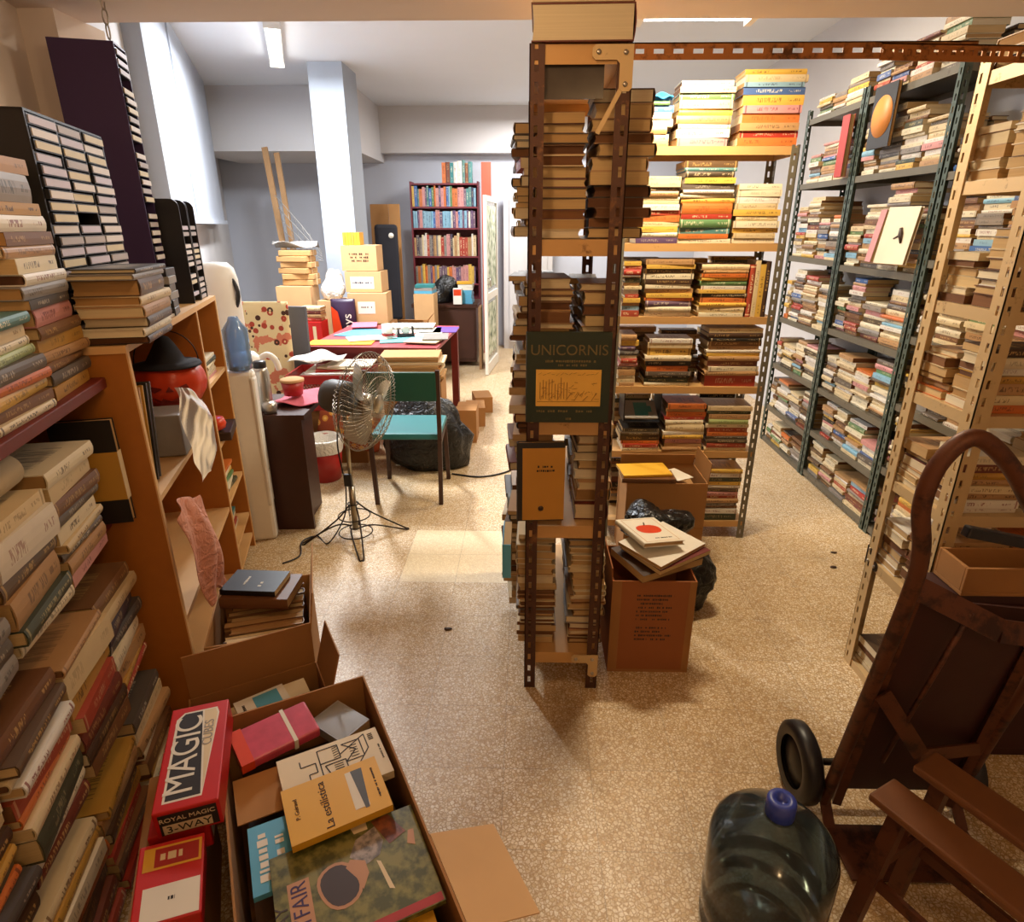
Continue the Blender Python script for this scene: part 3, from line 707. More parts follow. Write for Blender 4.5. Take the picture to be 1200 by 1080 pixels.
cst(1.035, .1, .3, 'the bottom shelf of the centre rack', 'only', PALM, L=.24, cols=[('dark green', .04), 'white', 'brown', 'grey', 'tan', 'red', 'pink', 'dark brown'])
# magazine lying tilted in a black tray on the fifth shelf
tr = thing('letter_tray', 'black letter tray of magazines on the fifth shelf of the centre rack', 'tray', (.6, CY+.01, .655))
MB().box((-.095, 0, 0), (.095, .17, .004)).box((-.095, 0, 0), (-.091, .17, .16)).box((.091, 0, 0), (.095, .17, .16)).build('tray_body', M['black'], tr)
mg = thing('magazine', 'magazine with blue-green cover in the letter tray on the centre rack', 'magazine', (.6, CY+.02, .67), (math.radians(22), 0, 0))
MB().box((-.085, 0, 0), (.085, .15, .008)).build('cover', M['greyprint'], mg); MB().box((-.03, .02, .008), (.04, .13, .0086)).box((.04, .05, .008), (.06, .1, .0086)).build('cover_picture', COV_PLAIN['teal'], mg)
# second rows behind
for z, H in ((1.525, .25), (1.19, .28), (.845, .27), (.5, .26), (.1, .3)):
    for x in (.58, .8, 1.03):
        stack((x, CY+.214, z+.001), 0, H, pal=OLD, L=(.18, .22), W=(.068, .075), where=f'rear stack {int(x*4-1)} on shelf {int(z*3)} of centre rack')
for x, H in ((.66, .17), (.92, .12)): stack((x, CY+.2, 1.931), 0, H, pal=COOL, L=(.18, .22), W=(.08, .09), mass=True)
zb = stack((.55, CY+.03, 1.931), 0, .2, pal=COOL, L=(.15, .17), W=(.12, .14), where='outer stack on the top shelf of centre rack', group=G2)
bcl = MB().grid(lambda a, b: (-.045+.09*a, -.05+.1*b, .004+.022*math.sin(PI*a)*math.sin(PI*b)+.006*math.sin(9*a+7*b)), 12, 12).build('cloth', M['ltblue'] if False else mat('bright_blue_cloth', '2f8fd0', .7), loc=(.585, CY+.06, zb+.008), solid=.004)
tag(bcl, 'bright blue folded cloth on the outer stack topping the centre rack', 'cloth')

# ------------------------------------------------------------------ racks along the right-hand wall (spines look into the aisle)
XR = 1.9
R1 = (.03, .29, .62, .965, 1.4, 1.87, 2.27)
for (y0, y1, sh, lab, hh, rn) in ((4.03, 4.8, (.03, .29, .62, .965, 1.4, 1.87, 2.27), 'farthest grey-green rack along the side wall beyond the centre rack', 2.33, 'farthest side rack'),
                          (3.17, 4.02, (.05, .33, .62, 1.0, 1.38, 1.87, 2.27), 'tall grey-green rack beside the side wall holding the book with the round orange sticker', 2.33, 'sticker-book side rack'),
                          (2.32, 3.16, (.05, .4, .75, 1.09, 1.45, 1.83), 'grey-green rack along the side wall hidden mostly by the pale rack', 2.1, 'nearest side rack')):
    rack(lab, (XR, y1, 0), -HALF, y1-y0, .34, hh, sh, M['rackg'], M['shelfg'])
    for zi, z in enumerate(sh):
        top = (sh[zi+1]-.05 if zi+1 < len(sh) else z+(.3 if hh > 2.2 else .24))-z
        y = y0+.045; nk = 0; sn = ('bottom', 'second', 'third', 'fourth', 'fifth', 'sixth', 'seventh')[zi]
        while y < y1-.12:
            L_ = R.uniform(.15, .23); L_ = min(L_, y1-.045-y)
            H = top*R.uniform(.55, .98) if zi+1 < len(sh) else R.uniform(.1, .26)
            pal = COOL if z > .3 else {**COOL, 'brown': 3, 'dark brown': 2, 'dark red': 1}
            stack((XR+.022, y+L_/2, z+.001), -HALF, H, pal=pal, L=(L_-.03, L_), W=(.14, .18), T=(.012, .03), jit=(.004, .02, 3), where=f'{ORD[nk] if nk else "first"} near-end stack on {sn} shelf, {rn}', hard=.4)
            if R.random() < .6: stack((XR+.215, y+L_/2, z+.001), -HALF, H*R.uniform(.6, 1), pal=OLD, L=(L_-.03, L_), W=(.07, .08), where=f'rear stack {ORD[nk]} on {sn} shelf, {rn}')
            y += L_+.006; nk += 1
fo = faceout('red book standing face-out on the farthest side rack', .09, .33, .03, 'red', (XR-.012, 4.12, 1.875), -HALF); 
fo2 = faceout('black book with round orange sticker standing on the side rack', .22, .3, .02, 'black', (XR-.012, 3.74, 1.99), -HALF)
MB().lathe([(.1, 0), (.1, .001)], 32, M=Matrix.Translation((0, -.0205, .15)) @ Matrix.Rotation(PI/2, 4, 'X')).build('round_sticker', mat('orange_sticker', 'd98a3a', .5), fo2)
fo3 = faceout('pale book with a small dark figure leaning face-out on the side rack', .2, .27, .02, 'ivory', (XR-.06, 3.32, 1.42), -HALF+math.radians(12), math.radians(-8))
e = MB(); 
e.tube([(.02, -.021, .17), (.03, -.021, .14), (.045, -.021, .1)], [.01, .014, .006], 6); e.tube([(.03, -.021, .14), (-.01, -.021, .12)], [.006, .004], 5); e.build('figure_print', M['dkbrown'], fo3)
fo4 = faceout('pink-backed book leaning beside the pale book with a dark figure', .12, .26, .025, 'pink', (XR-.05, 3.52, 1.42), -HALF+math.radians(-15), math.radians(-8))

# ------------------------------------------------------------------ pale rack near the camera on the right
PXL, PYF, PYB = 1.27, 1.715, 2.05
YS = (.03, .46, .78, 1.095, 1.385, 1.72, 2.0)
pr = rack('pale worn slotted rack behind the hand truck, packed with stacked books', (PXL, PYF, 0), 0, .95, PYB-PYF, 2.03, YS, M['rackp'], M['rackp'], pw=.048)
gusset(pr, M['blackm'], (0.004, PYB-PYF-.003, .44), (0, 0, -HALF), .06)
PALY = {'cream': 4, 'tan': 4, 'brown': 3, 'ivory': 3, 'mustard': 2, 'dark brown': 1.5, 'orange': 1, 'grey': 1.5, 'white': 1, 'dark red': 1}
for zi, z in enumerate(YS):
    top = (YS[zi+1]-.06 if zi+1 < len(YS) else z+.12)-z
    sn = ('bottom', 'second', 'third', 'fourth', 'fifth', 'sixth', 'seventh')[zi]
    for k, x in enumerate((PXL+.125, PXL+.37, PXL+.61, PXL+.83)):
        H = top*R.uniform(.7, .97)
        if zi == 0 and k == 0: H = .12
        stack((x, PYF+.024, z+.001), 0, H, pal=PALY, L=(.19, .215), W=(.12, .135), T=(.016, .034), jit=(.006, .01, 2.5), where=f'front stack {("end", "second", "third", "fourth")[k]} on {sn} shelf of pale rack', hard=.5)
        stack((x, PYB-.024, z+.001), PI, H*R.uniform(.7, 1), pal=PALY, L=(.19, .215), W=(.12, .135), T=(.016, .034), jit=(.006, .01, 2.5), where=f'back stack {("end", "second", "third", "fourth")[k]} on {sn} shelf of pale rack', hard=.5)
# ------------------------------------------------------------------ stained red bookcase along the side wall, near
GL = 'books in the red bookcase'
lb = thing('bookcase', 'dark red stained bookcase crammed with lying books beside the orange case', 'bookcase', LP(0, 0, 0), A16+HALF)
# local x along the wall (away), local y into the wall
ZS = (.03, .405, .815, 1.222)
for z in ZS: MB().box((-1.75, .06 if z > 1 else .13, z-.028), (-.015, .37, z)).build('shelf', M['redwood'], lb, bevel=.003)
MB().box((-1.75, .37, 0), (-.015, .385, 1.25)).build('back_panel', M['redwood'], lb)
for s in (-1.77,): MB().box((s, .06, 0), (s+.02, .37, 1.25)).build('side_panel', M['redwood'], lb)
MB().box((-.06, .33, 0), (-.015, .37, 1.19)).build('side_panel', M['redwood'], lb)
PALL = {'tan': 3, 'cream': 3, 'brown': 2, 'grey': 1.5, 'dark grey': 1.2, 'dark brown': 1.2, 'ivory': 2, 'red': 1, 'dark red': 1.2, 'mustard': 1, 'dark green': .8, 'black': .7, 'navy': .4, 'orange': .6}
def lst(s, r, z, H, which, cols=None, mass=False, L=(.22, .25), W=(.15, .19), T=(.02, .044), jit=(.012, .014, 4), n=None, lean=(0, 0), pal=PALL):
    return stack(LP(s, r, z), PHL, H, n=n, cols=cols, pal=pal, L=L, W=W, T=T, jit=jit, where=which, group=GL, mass=mass, hard=.7, pale=.1, lean=lean)
lst(-.145, -.085, 1.223, .53, 'the tall stack on top of the red bookcase', ['mustard', 'dark grey', 'brown', 'tan', ('mustard', .03), 'brown', ('pink', .04), 'dark grey', 'grey', 'white', 'ivory', 'tan', 'brown', ('white', .034), 'mustard', ('grey', .06), 'tan', 'ivory', 'cream', 'tan'], T=(.018, .034), lean=(-.06, -.03))
lst(-.42, -.075, 1.223, .21, 'the low stack on top of the red bookcase', ['ivory', 'brown', 'yellow', 'orange', ('dark grey', .03), 'pale green', 'ivory', 'cream', 'teal'], T=(.016, .028))
lst(-.69, -.075, 1.223, .14, 'the nearest stack on top of the red bookcase', ['cream', 'pale green', 'tan', 'ivory'])
lst(-.3, -.08, .816, .29, 'the far stack on the upper shelf of the red bookcase', [('pink', .03), 'tan', ('dark grey', .02), 'cream', 'ivory', 'dark grey', 'brown', ('cream', .04), 'ivory', ('tan', .05)], W=(.16, .18))
lst(-.565, -.075, .816, .27, 'the middle stack on the upper shelf of the red bookcase', [('ivory', .03), ('dark green', .034), ('tan', .06), 'dark brown', ('white', .07), 'cream', 'tan'], W=(.16, .19))
lst(-.83, -.075, .816, .22, 'the near stack on the upper shelf of the red bookcase', ['grey', 'dark grey', 'grey', 'tan', 'brown', 'cream', 'black'])
lst(-.2, -.085, .406, .3, 'the far stack on the lower shelf of the red bookcase', ['red', 'mustard', 'tan', ('ivory', .045), 'dark grey', ('navy', .05), 'cream', 'brown', 'dark red'], W=(.16, .19))
lst(-.47, -.075, .406, .34, 'the second stack on the lower shelf of the red bookcase', ['brown', 'dark brown', ('dark red', .045), 'red', ('mustard', .05), ('cream', .07), 'tan', 'red'], W=(.16, .2))
lst(-.735, -.07, .406, .35, 'the third stack on the lower shelf of the red bookcase', ['dark red', ('ivory', .03), ('dark green', .06), ('cream', .03), 'orange', 'red', 'white', 'cream'], W=(.16, .2))
lst(-1.0, -.07, .406, .34, 'the nearest stack on the lower shelf of the red bookcase')
lst(-.47, -.08, .031, .3, 'the far stack on the bottom shelf of the red bookcase', ['red', 'dark red', 'brown', 'red', ('mustard', .04), 'dark brown'])
lst(-.735, -.08, .031, .32, 'the near stack on the bottom shelf of the red bookcase', ['dark red', 'red', 'brown', 'dark red'])
for s in (-1.1, -1.37):
    for z, H in ((.816, .3), (.031, .3), (1.223, .3)): lst(s, -.075, z, H, f'stack {int(-s*10)} on board {int(z*9)} of red bookcase', mass=True)
lst(-.2, -.08, .031, .3, '', mass=True); lst(-1.37, -.075, .406, .3, '', mass=True)
# standing black and ochre book against the orange case; paper roll
sb = faceout('black and ochre banded book standing upright at the end of the red bookcase', .15, .3, .026, 'black', LP(-.045, -.13, .817), A16)
MB().box((-.0755, -.0265, .07), (.0755, -.0255, .21)).build('ochre_band', COV_PLAIN['mustard'], sb); MB().box((.0745, -.027, .07), (.0758, .001, .21)).build('spine_band', COV_PLAIN['cream'], sb)
sb.rotation_euler = (0, 0, A16+0.0)
ro = MB().tube([(-.14, 0, 0), (.14, 0, 0)], .034, 20, caps=False).tube([(-.14, 0, 0), (.14, 0, 0)], .022, 20, caps=False).build('paper_roll', mat('rolled_paper', 'b79f78', .8, var=.15), loc=LP(-.6, -.13, 1.13), rot=(0, 0, PHL), solid=.002)
tag(ro, 'rolled-up beige paper lying on books in the red bookcase', 'paper roll')

# ------------------------------------------------------------------ orange laminate bookcase
oc = thing('bookcase', 'orange laminate open bookcase with the pumpkin bucket and video tapes on top', 'bookcase', LP(0, 0, 0), A16+HALF)
S_ = (0.0, .9, 1.325); D_ = .31
for s in S_:
    p = MB().box((s, .004, 0), (s+.018, D_, 1.28)).build('side_panel', M['woodO'], oc)
    MB().box((s, 0, 0), (s+.018, .004, 1.28)).build('edge_trim', M['woodE'], p)
tb = MB().box((-.004, .0, 1.28), (1.347, D_, 1.3)).build('top_board', M['woodE'], oc)
MB().box((0, D_, 0), (1.343, D_+.008, 1.3)).build('back_panel', M['woodO'], oc)
for a_, b_, zz in ((.018, .9, (.08, .42, .845)), (.918, 1.325, (.08, .2, .43, .70, .97))):
    for z in zz:
        p = MB().box((a_, .006, z-.018), (b_, D_, z)).build('shelf', M['woodE'], oc)
GW = 'books in the orange bookcase'
def wst(s, r, z, H, which, **kw): return stack(LP(s, r, z), PHL, H, where=which, group=GW, **kw)
# on top: near pile, tapes, cases
wst(.135, .06, 1.302, .2, 'the near pile on the orange bookcase top', cols=[('dark brown', .02), ('ivory', .022), ('black', .026), ('tan', .03), ('cream', .024), ('dark brown', .042), ('grey', .014), ('dark grey', .012)], n=8, L=(.25, .28), W=(.155, .162), T=(.02, .03), jit=(.02, .005, 3), pal=DARK, hard=.9)
stack(LP(.52, -.012, 1.302), PHL, n=5, cols=['white', 'grey', 'ivory', 'white', 'light blue'], L=(.15, .17), W=(.08, .09), T=(.008, .012), jit=(.012, .004, 4), where='the small pile on the orange bookcase top', group='thin magazines on the orange bookcase', name='magazine', cat='magazine', word='magazine', hard=0)
GV = 'video cassettes in the black rack'
tapeL = [mat('tape_label_'+n, c, .6, var=.1) for n, c in (('pale', 'd9d0cc'), ('grey', 'b0a6a6'), ('cream', 'd2c3a4'), ('lilac', 'c6bccb'))]
def tape(s, r, z, w, h, d, label, group, lm, ry=0):
    o = MB().box((-w/2, .002, 0), (w/2, d, h)).build('video_cassette', M['black']); o.location = LP(s, r, z); o.rotation_euler = (0, 0, PHL+ry)
    MB().box((-w/2+.006, 0, .003), (w/2-.006, .0025, h-.003)).build('spine_label', lm, o)
    return tag(o, label, 'video cassette', group)
RV = -.115
vr = thing('tape_rack', 'black three-column rack full of video cassettes on the orange bookcase', 'rack', LP(0, RV, 1.301), PHL)
vx0, vw, vh = .03, .178, .0278
for k in range(4): MB().box((vx0+k*vw-.004, 0, 0), (vx0+k*vw+.004, .105, .56)).build('divider', M['black'], vr)
MB().box((vx0-.004, 0, .556), (vx0+3*vw+.004, .105, .562)).build('top_panel', M['black'], vr); MB().box((vx0-.004, .105, 0), (vx0+3*vw+.004, .11, .562)).build('back_panel', M['black'], vr)
for c in range(3):
    for k in range(20):
        if R.random() < .07: continue
        tape(vx0+(c+.5)*vw, RV+.004+R.uniform(-.004, .008), 1.302+k*vh, vw-.014, .0235, .1, f'video cassette, {ORD[k]+" from bottom" if k else "lowest"} in {("near", "middle", "far")[c]} column of black rack', GV, R.choice(tapeL), R.uniform(-.02, .02))
# purple tape tower
PT = thing('tape_tower', 'tall purple-black tape tower rising behind the black tape rack, chained to the ceiling', 'rack', LP(.86, -.10, 1.301), PHL)
MB().box((-.006, 0, 0), (0, .2, .88)).box((.125, 0, 0), (.131, .2, .88)).box((0, .194, 0), (.125, .2, .88)).box((-.006, 0, .88), (.131, .2, .886)).build('tower_case', M['purple'], PT)
for k in range(30):
    if k % 7 == 5: continue
    z = 1.304+k*.0292
    o = MB().box((-.06, .003, 0), (.06, .09, .02)).build('cassette', M['black']); o.location = LP(.86+.0625, -.098+R.uniform(0, .006), z); o.rotation_euler = (0, 0, PHL)
    MB().box((-.055, 0, .002), (.055, .0035, .018)).build('spine_label', R.choice(tapeL), o)
    tag(o, f'small cassette case, {(ORD+["twenty-fifth", "twenty-sixth", "twenty-seventh", "twenty-eighth", "twenty-ninth", "topmost"])[k]} from the bottom of the tall purple tower', 'cassette', 'cassette cases in the purple tower')
ch = MB(); cx, cy, cz = LP(.86, -.11, 2.192)
for k in range(19):
    z = cz+.022+k*.042; pts = []
    for i in range(10):
        a = 2*PI*i/10; h = .009*math.cos(a); v = .024*math.sin(a)
        pts.append((cx+(h if k % 2 else 0), cy+(0 if k % 2 else h), z+v))
    ch.tube(pts, .0028, 5, close=True)
ch.build('chain', M['steel'], None); bpy.data.objects['chain']['kind'] = 'thing'; tag(bpy.data.objects['chain'], 'metal chain hanging from the ceiling above the purple tape tower', 'chain')
# two black stands with rounded corners
def rounded(w, h, r, n=6):
    pts = []
    for cx_, cz_, a0 in ((w-r, h-r, 0), (r, h-r, 90)):
        pts += [(cx_+r*math.cos(math.radians(a0+90*i/n)), cz_+r*math.sin(math.radians(a0+90*i/n))) for i in range(n+1)]
    return pts+[(0, 0), (w, 0)]
for j, (s, lab) in enumerate(((1.01, 'black round-cornered cassette stand just behind the purple tower'), (1.155, 'black round-cornered cassette stand at the far end of the orange bookcase'))):
    st = thing('cassette_stand', lab, 'stand', LP(s, -.02, 1.301), PHL, 'round-cornered cassette stands')
    for x in (0, .128):
        g = MB(); pts = rounded(.15, .40, .03); k = len(pts)
        g.add([(x, p[0], p[1]) for p in pts]+[(x+.007, p[0], p[1]) for p in pts], [tuple(range(k))[::-1], tuple(range(k, 2*k))]+[(i, (i+1) % k, k+(i+1) % k, k+i) for i in range(k)])
        g.build('side_plate', M['black'], st)
    MB().box((.007, .12, 0), (.128, .125, .36)).build('back_plate', M['black'], st)
    for k in range(14):
        if R.random() < .2: continue
        z = 1.303+k*.0235
        o = MB().box((-.055, .003, 0), (.055, .1, .0175)).build('cassette', M['black']); o.location = LP(s+.0675, -.022, z); o.rotation_euler = (0, 0, PHL)
        MB().box((-.05, 0, .002), (.05, .0035, .0155)).build('spine_label', R.choice(tapeL), o)
        tag(o, f'audio cassette, {ORD[k]} from the bottom of the {("nearer", "farther")[j]} round-cornered black stand', 'cassette', 'audio cassettes in the round-cornered stands')
# dark tape boxes beside the rack
for k in range(6):
    o = MB().box((-.055, 0, 0), (.055, .1, .026)).build('video_cassette', M['greyprint'] if k in (2, 4) else M['black'], bevel=.002); o.location = LP(.655, -.01+R.uniform(-.006, .006), 1.302+k*.0268); o.rotation_euler = (0, 0, PHL+R.uniform(-.1, .1))
    tag(o, f'dark boxed cassette, {ORD[k]} from the bottom of the pile between tape rack and stands', 'video cassette', 'dark boxed cassettes')
# white plastic appliance behind
wl = thing('appliance', 'rounded white appliance with a black rim and a wreath emblem behind the cassette stands', 'appliance', (-1.70, 3.5, .674), math.radians(-14))
MB().lathe([(.1, 0), (.108, .02), (.11, .55), (.108, .65), (.095, .71), (.065, .74), (0, .745)], 36, cap1=False).build('shell', M['white'], wl)
MB().tube([(.125*math.cos(a), .0, .58+.12*math.sin(a)) for a in [PI*(-.45+.95*i/14) for i in range(15)]], .011, 8).build('black_edge', M['black'], wl)
e = MB()
for sg in (-1, 1):
    for k in range(7):
        a = -PI/2+sg*k*.36; e.bar((.03*math.cos(a), -.1235, .63+.03*math.sin(a)), (.036*math.cos(a+.25*sg), -.1235, .63+.036*math.sin(a+.25*sg)), .008, .003)
e.build('wreath_emblem', M['greyprint'], wl)

# inside: left-hand bay of the orange case
zpk = wst(.69, -.02, .846, .2, 'the pile under the pumpkin bucket', cols=['dark grey', 'tan', 'brown', 'dark brown', 'grey', 'tan', 'dark brown'], L=(.26, .28), W=(.2, .22), n=6, T=(.016, .024), jit=(.02, .015, 6), pal=DARK, hard=.5)
mgz = [('dark brown', .012, 9), ('tan', .01, 11), ('mustard', .01, 12), ('black', .014, 14), ('dark grey', .01, 16)]
for k, (c, th, an) in enumerate(mgz):
    o = MB().box((0, 0, 0), (th, .22, .3)).build('magazine', COV_PLAIN[c]); o.location = LP(.06+k*.028, -.035, .858); o.rotation_euler = Euler((0, math.radians(an), PHL)); 
    MB().box((.001, .2185, .004), (th-.001, .2202, .296)).build('page_edge', PAGES, o)
    tag(o, f'{c} magazine leaning in the orange bookcase, {("first", "second", "third", "fourth", "fifth")[k]} from the near side', 'magazine', 'magazines leaning in the orange bookcase')
# pumpkin bucket
pk = thing('pumpkin_bucket', 'orange jack-o-lantern bucket with a black witch hat lid and wire handle', 'bucket', LP(.7, -.09, zpk+.001), .46)
pk.scale = (1.08, 1.08, 1.0)
def pw(a, z): return 1+.045*abs(math.cos(4.5*a))-.02
MB().lathe([(.055, 0), (.088, .01), (.108, .045), (.115, .08), (.11, .115), (.096, .145), (.088, .15)], 54, wob=pw).build('pumpkin_body', M['orangefire'], pk)
fc = MB()
def front(x, z):
    r = .1185; a = x/r; return (r*math.sin(a), -r*math.cos(a)-.0, z)
for sx in (-1, 1): fc.add([front(sx*.055, .092), front(sx*.022, .082), front(sx*.045, .068), front(sx*.062, .078)], [(0, 1, 2, 3)])
fc.add([front(-.012, .07), front(.012, .07), front(0, .09)], [(0, 1, 2)])
fc.add([front(-.06, .052), front(-.03, .038), front(-.026, .046), front(0, .036), front(.026, .046), front(.03, .038), front(.06, .052), front(.035, .022), front(0, .016), front(-.035, .022)], [tuple(range(10))])
fc.build('carved_face', mat('dark_orange_face', '7a1c10', .5), pk, solid=.006)
MB().lathe([(.115, .146), (.112, .152), (.07, .16), (.062, .165), (.045, .2), (.03, .23), (.018, .25), (.0, .258)], 28, wob=lambda a, z: 1+.05*math.sin(3*a+z*30)).build('witch_hat', M['greyfab'], pk)
MB().tube([(-.1, 0, .16) if i == 0 else (.1*math.cos(PI-PI*i/14)*(1), .03*math.sin(PI*i/14), .16+.11*math.sin(PI*i/14)) for i in range(15)], .0025, 6).build('handle', M['blackm'], pk)
# grey plastic bag with a boxed book, sagging over the shelf edge
bg_ = thing('plastic_bag', 'grey translucent plastic bag holding a dark box, drooping over the orange shelf', 'bag', LP(.3, .045, .885), PHL)
def bagf(a, b):
    def qd(p0, p1, p2): return [(1-b)**2*u_+2*b*(1-b)*v_+b*b*w_ for u_, v_, w_ in zip(p0, p1, p2)]
    l_ = qd((-.17, .265), (-.17, .09), (-.05, -.09)); r_ = qd((-.09, .24), (.18, .16), (.21, -.07))
    x, z = (l_[k]*(1-a)+r_[k]*a for k in (0, 1))
    fold = .003*math.sin(11*a+5*b+2*math.sin(6*b))+.0035*math.sin(15*b-7*a+math.sin(9*a))+.0015*math.sin(31*a+23*b)
    return (x, -.02-.05*math.sin(PI*a)*math.sin(PI*(.15+.8*b))-fold, z+.008*math.sin(9*a)*b)
MB().grid(bagf, 36, 36).build('bag_film', M['greyfilm'], bg_)
MB().box((.09, .05, -.037), (.235, .19, .11)).build('dark_box', M['greyprint'], bg_, bevel=.004)
# pink bag below
pb = MB().grid(lambda a, b: ((-.12+.26*a)*(1-.2*b)+.17*b, -.02-.04*math.sin(PI*a)*math.sin(PI*min(1, b*1.05))-.012*math.sin(14*a+6*b), .36-.42*b+.03*math.sin(5*a)), 20, 20).build('pink_bag', M['pinkbag'], solid=.003, subsurf=1)
pb.location = LP(.02, .04, .46); pb.rotation_euler = (0, 0, PHL); tag(pb, 'crumpled pink plastic bag hanging out of the orange bookcase lower bay', 'bag')
wst(.16, -.1, .421, .12, 'the low pile behind the pink bag', pal=OLD, L=(.2, .22), W=(.15, .17))
# right-hand narrow bay
wst(1.1, -.02, .971, .1, 'the top narrow shelf of the orange bookcase', pal=COOL, L=(.2, .22), W=(.15, .18), T=(.01, .018), hard=.1)
row_upright(LP(.935, -.02, .972), PHL, .05, pal=COOL, Hh=(.12, .15), where='the row on the top narrow shelf of the orange bookcase', group=GW)
sp = thing('small_pumpkin', 'small orange pumpkin ornament on the narrow shelf of the orange bookcase', 'ornament', LP(1.02, -.03, .745), PHL)
MB().lathe([(.02, 0), (.04, .012), (.046, .035), (.038, .058), (.012, .062)], 24, wob=lambda a, z: 1+.06*abs(math.cos(4*a))).build('pumpkin_body', M['orangefire'], sp)
MB().tube([(0, 0, .06), (.004, 0, .08)], .006, 6).build('stem', M['dkbrown'], sp)
db = MB().box((-.11, 0, 0), (.11, .13, .04)).build('black_case', M['dkbrown'], bevel=.004); db.location = LP(1.1, .03, .702); db.rotation_euler = (0, 0, PHL+.05); tag(db, 'dark brown flat case jutting from the narrow shelf below the small pumpkin', 'case')
wst(1.09, -.03, .431, .12, 'the third narrow shelf of the orange bookcase', cols=['dark green', 'ivory', 'green', 'yellow', 'ivory'], L=(.18, .22), W=(.14, .16), T=(.016, .026), jit=(.02, .02, 8))
row_upright(LP(.94, -.03, .432), PHL, .06, cols=['black', 'dark green'], Hh=(.16, .2), where='the row on the third narrow shelf of the orange bookcase', group=GW)
wst(1.08, -.03, .201, .1, 'the lowest narrow shelf of the orange bookcase', cols=['white', 'ivory', 'red', 'ivory'], L=(.18, .22), W=(.14, .16), T=(.016, .026))

# ------------------------------------------------------------------ cartons and books on the floor along the case
def carton(label, loc, rot, w, d, h, m, flaps=(), group='cardboard cartons on the floor', t=.005, open_=True, name='carton'):
    r = thing(name, label, 'box', loc, rot, group)
    b = MB().box((-w/2, -d/2, 0), (w/2, d/2, t)).box((-w/2, -d/2, t), (w/2, -d/2+t, h)).box((-w/2, d/2-t, t), (w/2, d/2, h)).box((-w/2, -d/2+t, t), (-w/2+t, d/2-t, h)).box((w/2-t, -d/2+t, t), (w/2, d/2-t, h))
    b.build('carton_body', m, r)
    if not open_: MB().box((-w/2, -d/2, h), (w/2, -.001, h+t)).build('lid_flap', m, r); MB().box((-w/2, .001, h), (w/2, d/2, h+t)).build('lid_flap', m, r)
    for side, ang, ln in flaps:   # side n e s w; ang 0 = straight up, 90 = flat outwards
        a = math.radians(ang); o, L_ = {'n': ((0, d/2, h), w), 's': ((0, -d/2, h), w), 'e': ((w/2, 0, h), d), 'w': ((-w/2, 0, h), d)}[side]
        L_ -= .012
        rz = {'n': 0, 's': PI, 'e': -HALF, 'w': HALF}[side]
        MB().box((-L_/2, -.002, .001), (L_/2, .002, ln)).build('flap', m, r, o, Euler((-a, 0, rz), 'XYZ'))
    return r
RA = math.radians(28)
cA = carton('long open carton of magazines with a yellow paperback on top, its side flap folded out', (-.452, 1.02, 0), RA, .39, .79, .375, M['cardd'])
MB().box((0, -.11, -.003), (.16, .11, 0)).build('flap', M['cardp'], cA, (.197, -.28, .374), (0, math.radians(20), 0))
def flatbook(label, w, h, T, cover, loc, rotz, tilt=(0, 0), name='book', cat='book', group=None, hard=False, pages=PAGES):
    """lies face up; local y = top of the cover; origin under the middle"""
    r = thing(name, label, cat, loc, Euler((tilt[0], tilt[1], rotz)), group)
    Mx = frame3((0, -1, 0), (1, 0, 0), (0, 0, 1), (-w/2, 0, 0))
    a = MB(); add_book(a, h, w, T, hard, 0, 0, Mx, pages=False); a.build('cover', cover, r)
    b = MB(); add_book(b, h, w, T, hard, 0, 0, Mx, cover=False); b.build('page_block', pages, r)
    return r
def marks(parent, m, x0, x1, y, h, z, seed=1, name='print_line', ax=(1, 0)):
    """a line of print too small to read"""
    rr = random.Random(seed); e = MB(); x = x0
    while x < x1:
        w = rr.uniform(.25, .8)*h; hh = h*rr.uniform(.6, 1)
        if rr.random() < .85: e.box((x, y-hh/2, z), (min(x+w, x1), y+hh/2, z+.0003))
        x += w+h*.22
    return e.build(name, m, parent)
for k in range(5):   # what fills the long carton below the top layer
    pass
def A_(x, y, z=0): return (-.452+math.cos(RA)*x-math.sin(RA)*y, 1.02+math.sin(RA)*x+math.cos(RA)*y, z)
for (x, y, H) in ((.0, -.372, .27), (.0, -.12, .27), (.0, .13, .22)):
    stack(A_(x, y, .006), RA, H, pal=OLD, L=(.31, .34), W=(.2, .22), T=(.02, .04), jit=(.005, .002, 1), mass=True)
TOPL = RA+HALF
yb = flatbook('yellow paperback La estilistica lying in the long open carton', .147, .22, .02, M['yellow'], (-.424, 1.04, .362), TOPL+.02, (0, math.radians(-3)))
text('La estilística', .026, M['ink'], yb, (-.005, .025, .0206)); text('P. Guiraud', .013, M['ink'], yb, (.01, .085, .0206))
g = MB().box((-.05, -.065, .0202), (.055, -.032, .0205)).build('white_field', M['paper'], yb); MB().add([(-.055, -.063, .0207), (.055, -.072, .0207), (.055, -.045, .0207), (-.055, -.054, .0207)], [(0, 1, 2, 3)]).build('grey_wedge', M['hand'], g)
marks(yb, M['ink'], -.04, .045, -.092, .005, .0206, 4)
tbk = flatbook('tan paperback with a black line drawing of houses beneath the yellow paperback', .16, .25, .022, M['cream'], (-.462, 1.15, .336), TOPL+.03, (math.radians(1), 0))
e = MB(); z = .0226; rr = random.Random(5)
def poly(pts, w=.0028): 
    for p, q in zip(pts, pts[1:]): e.bar((p[0], p[1], z), (q[0], q[1], z), w, .0006)
poly([(.02, .03), (.065, .03), (.065, -.02), (.02, -.02), (.02, .03)]); poly([(.0, -.03), (.03, -.06), (.06, -.03), (.06, -.075), (.0, -.075), (.0, -.03)])
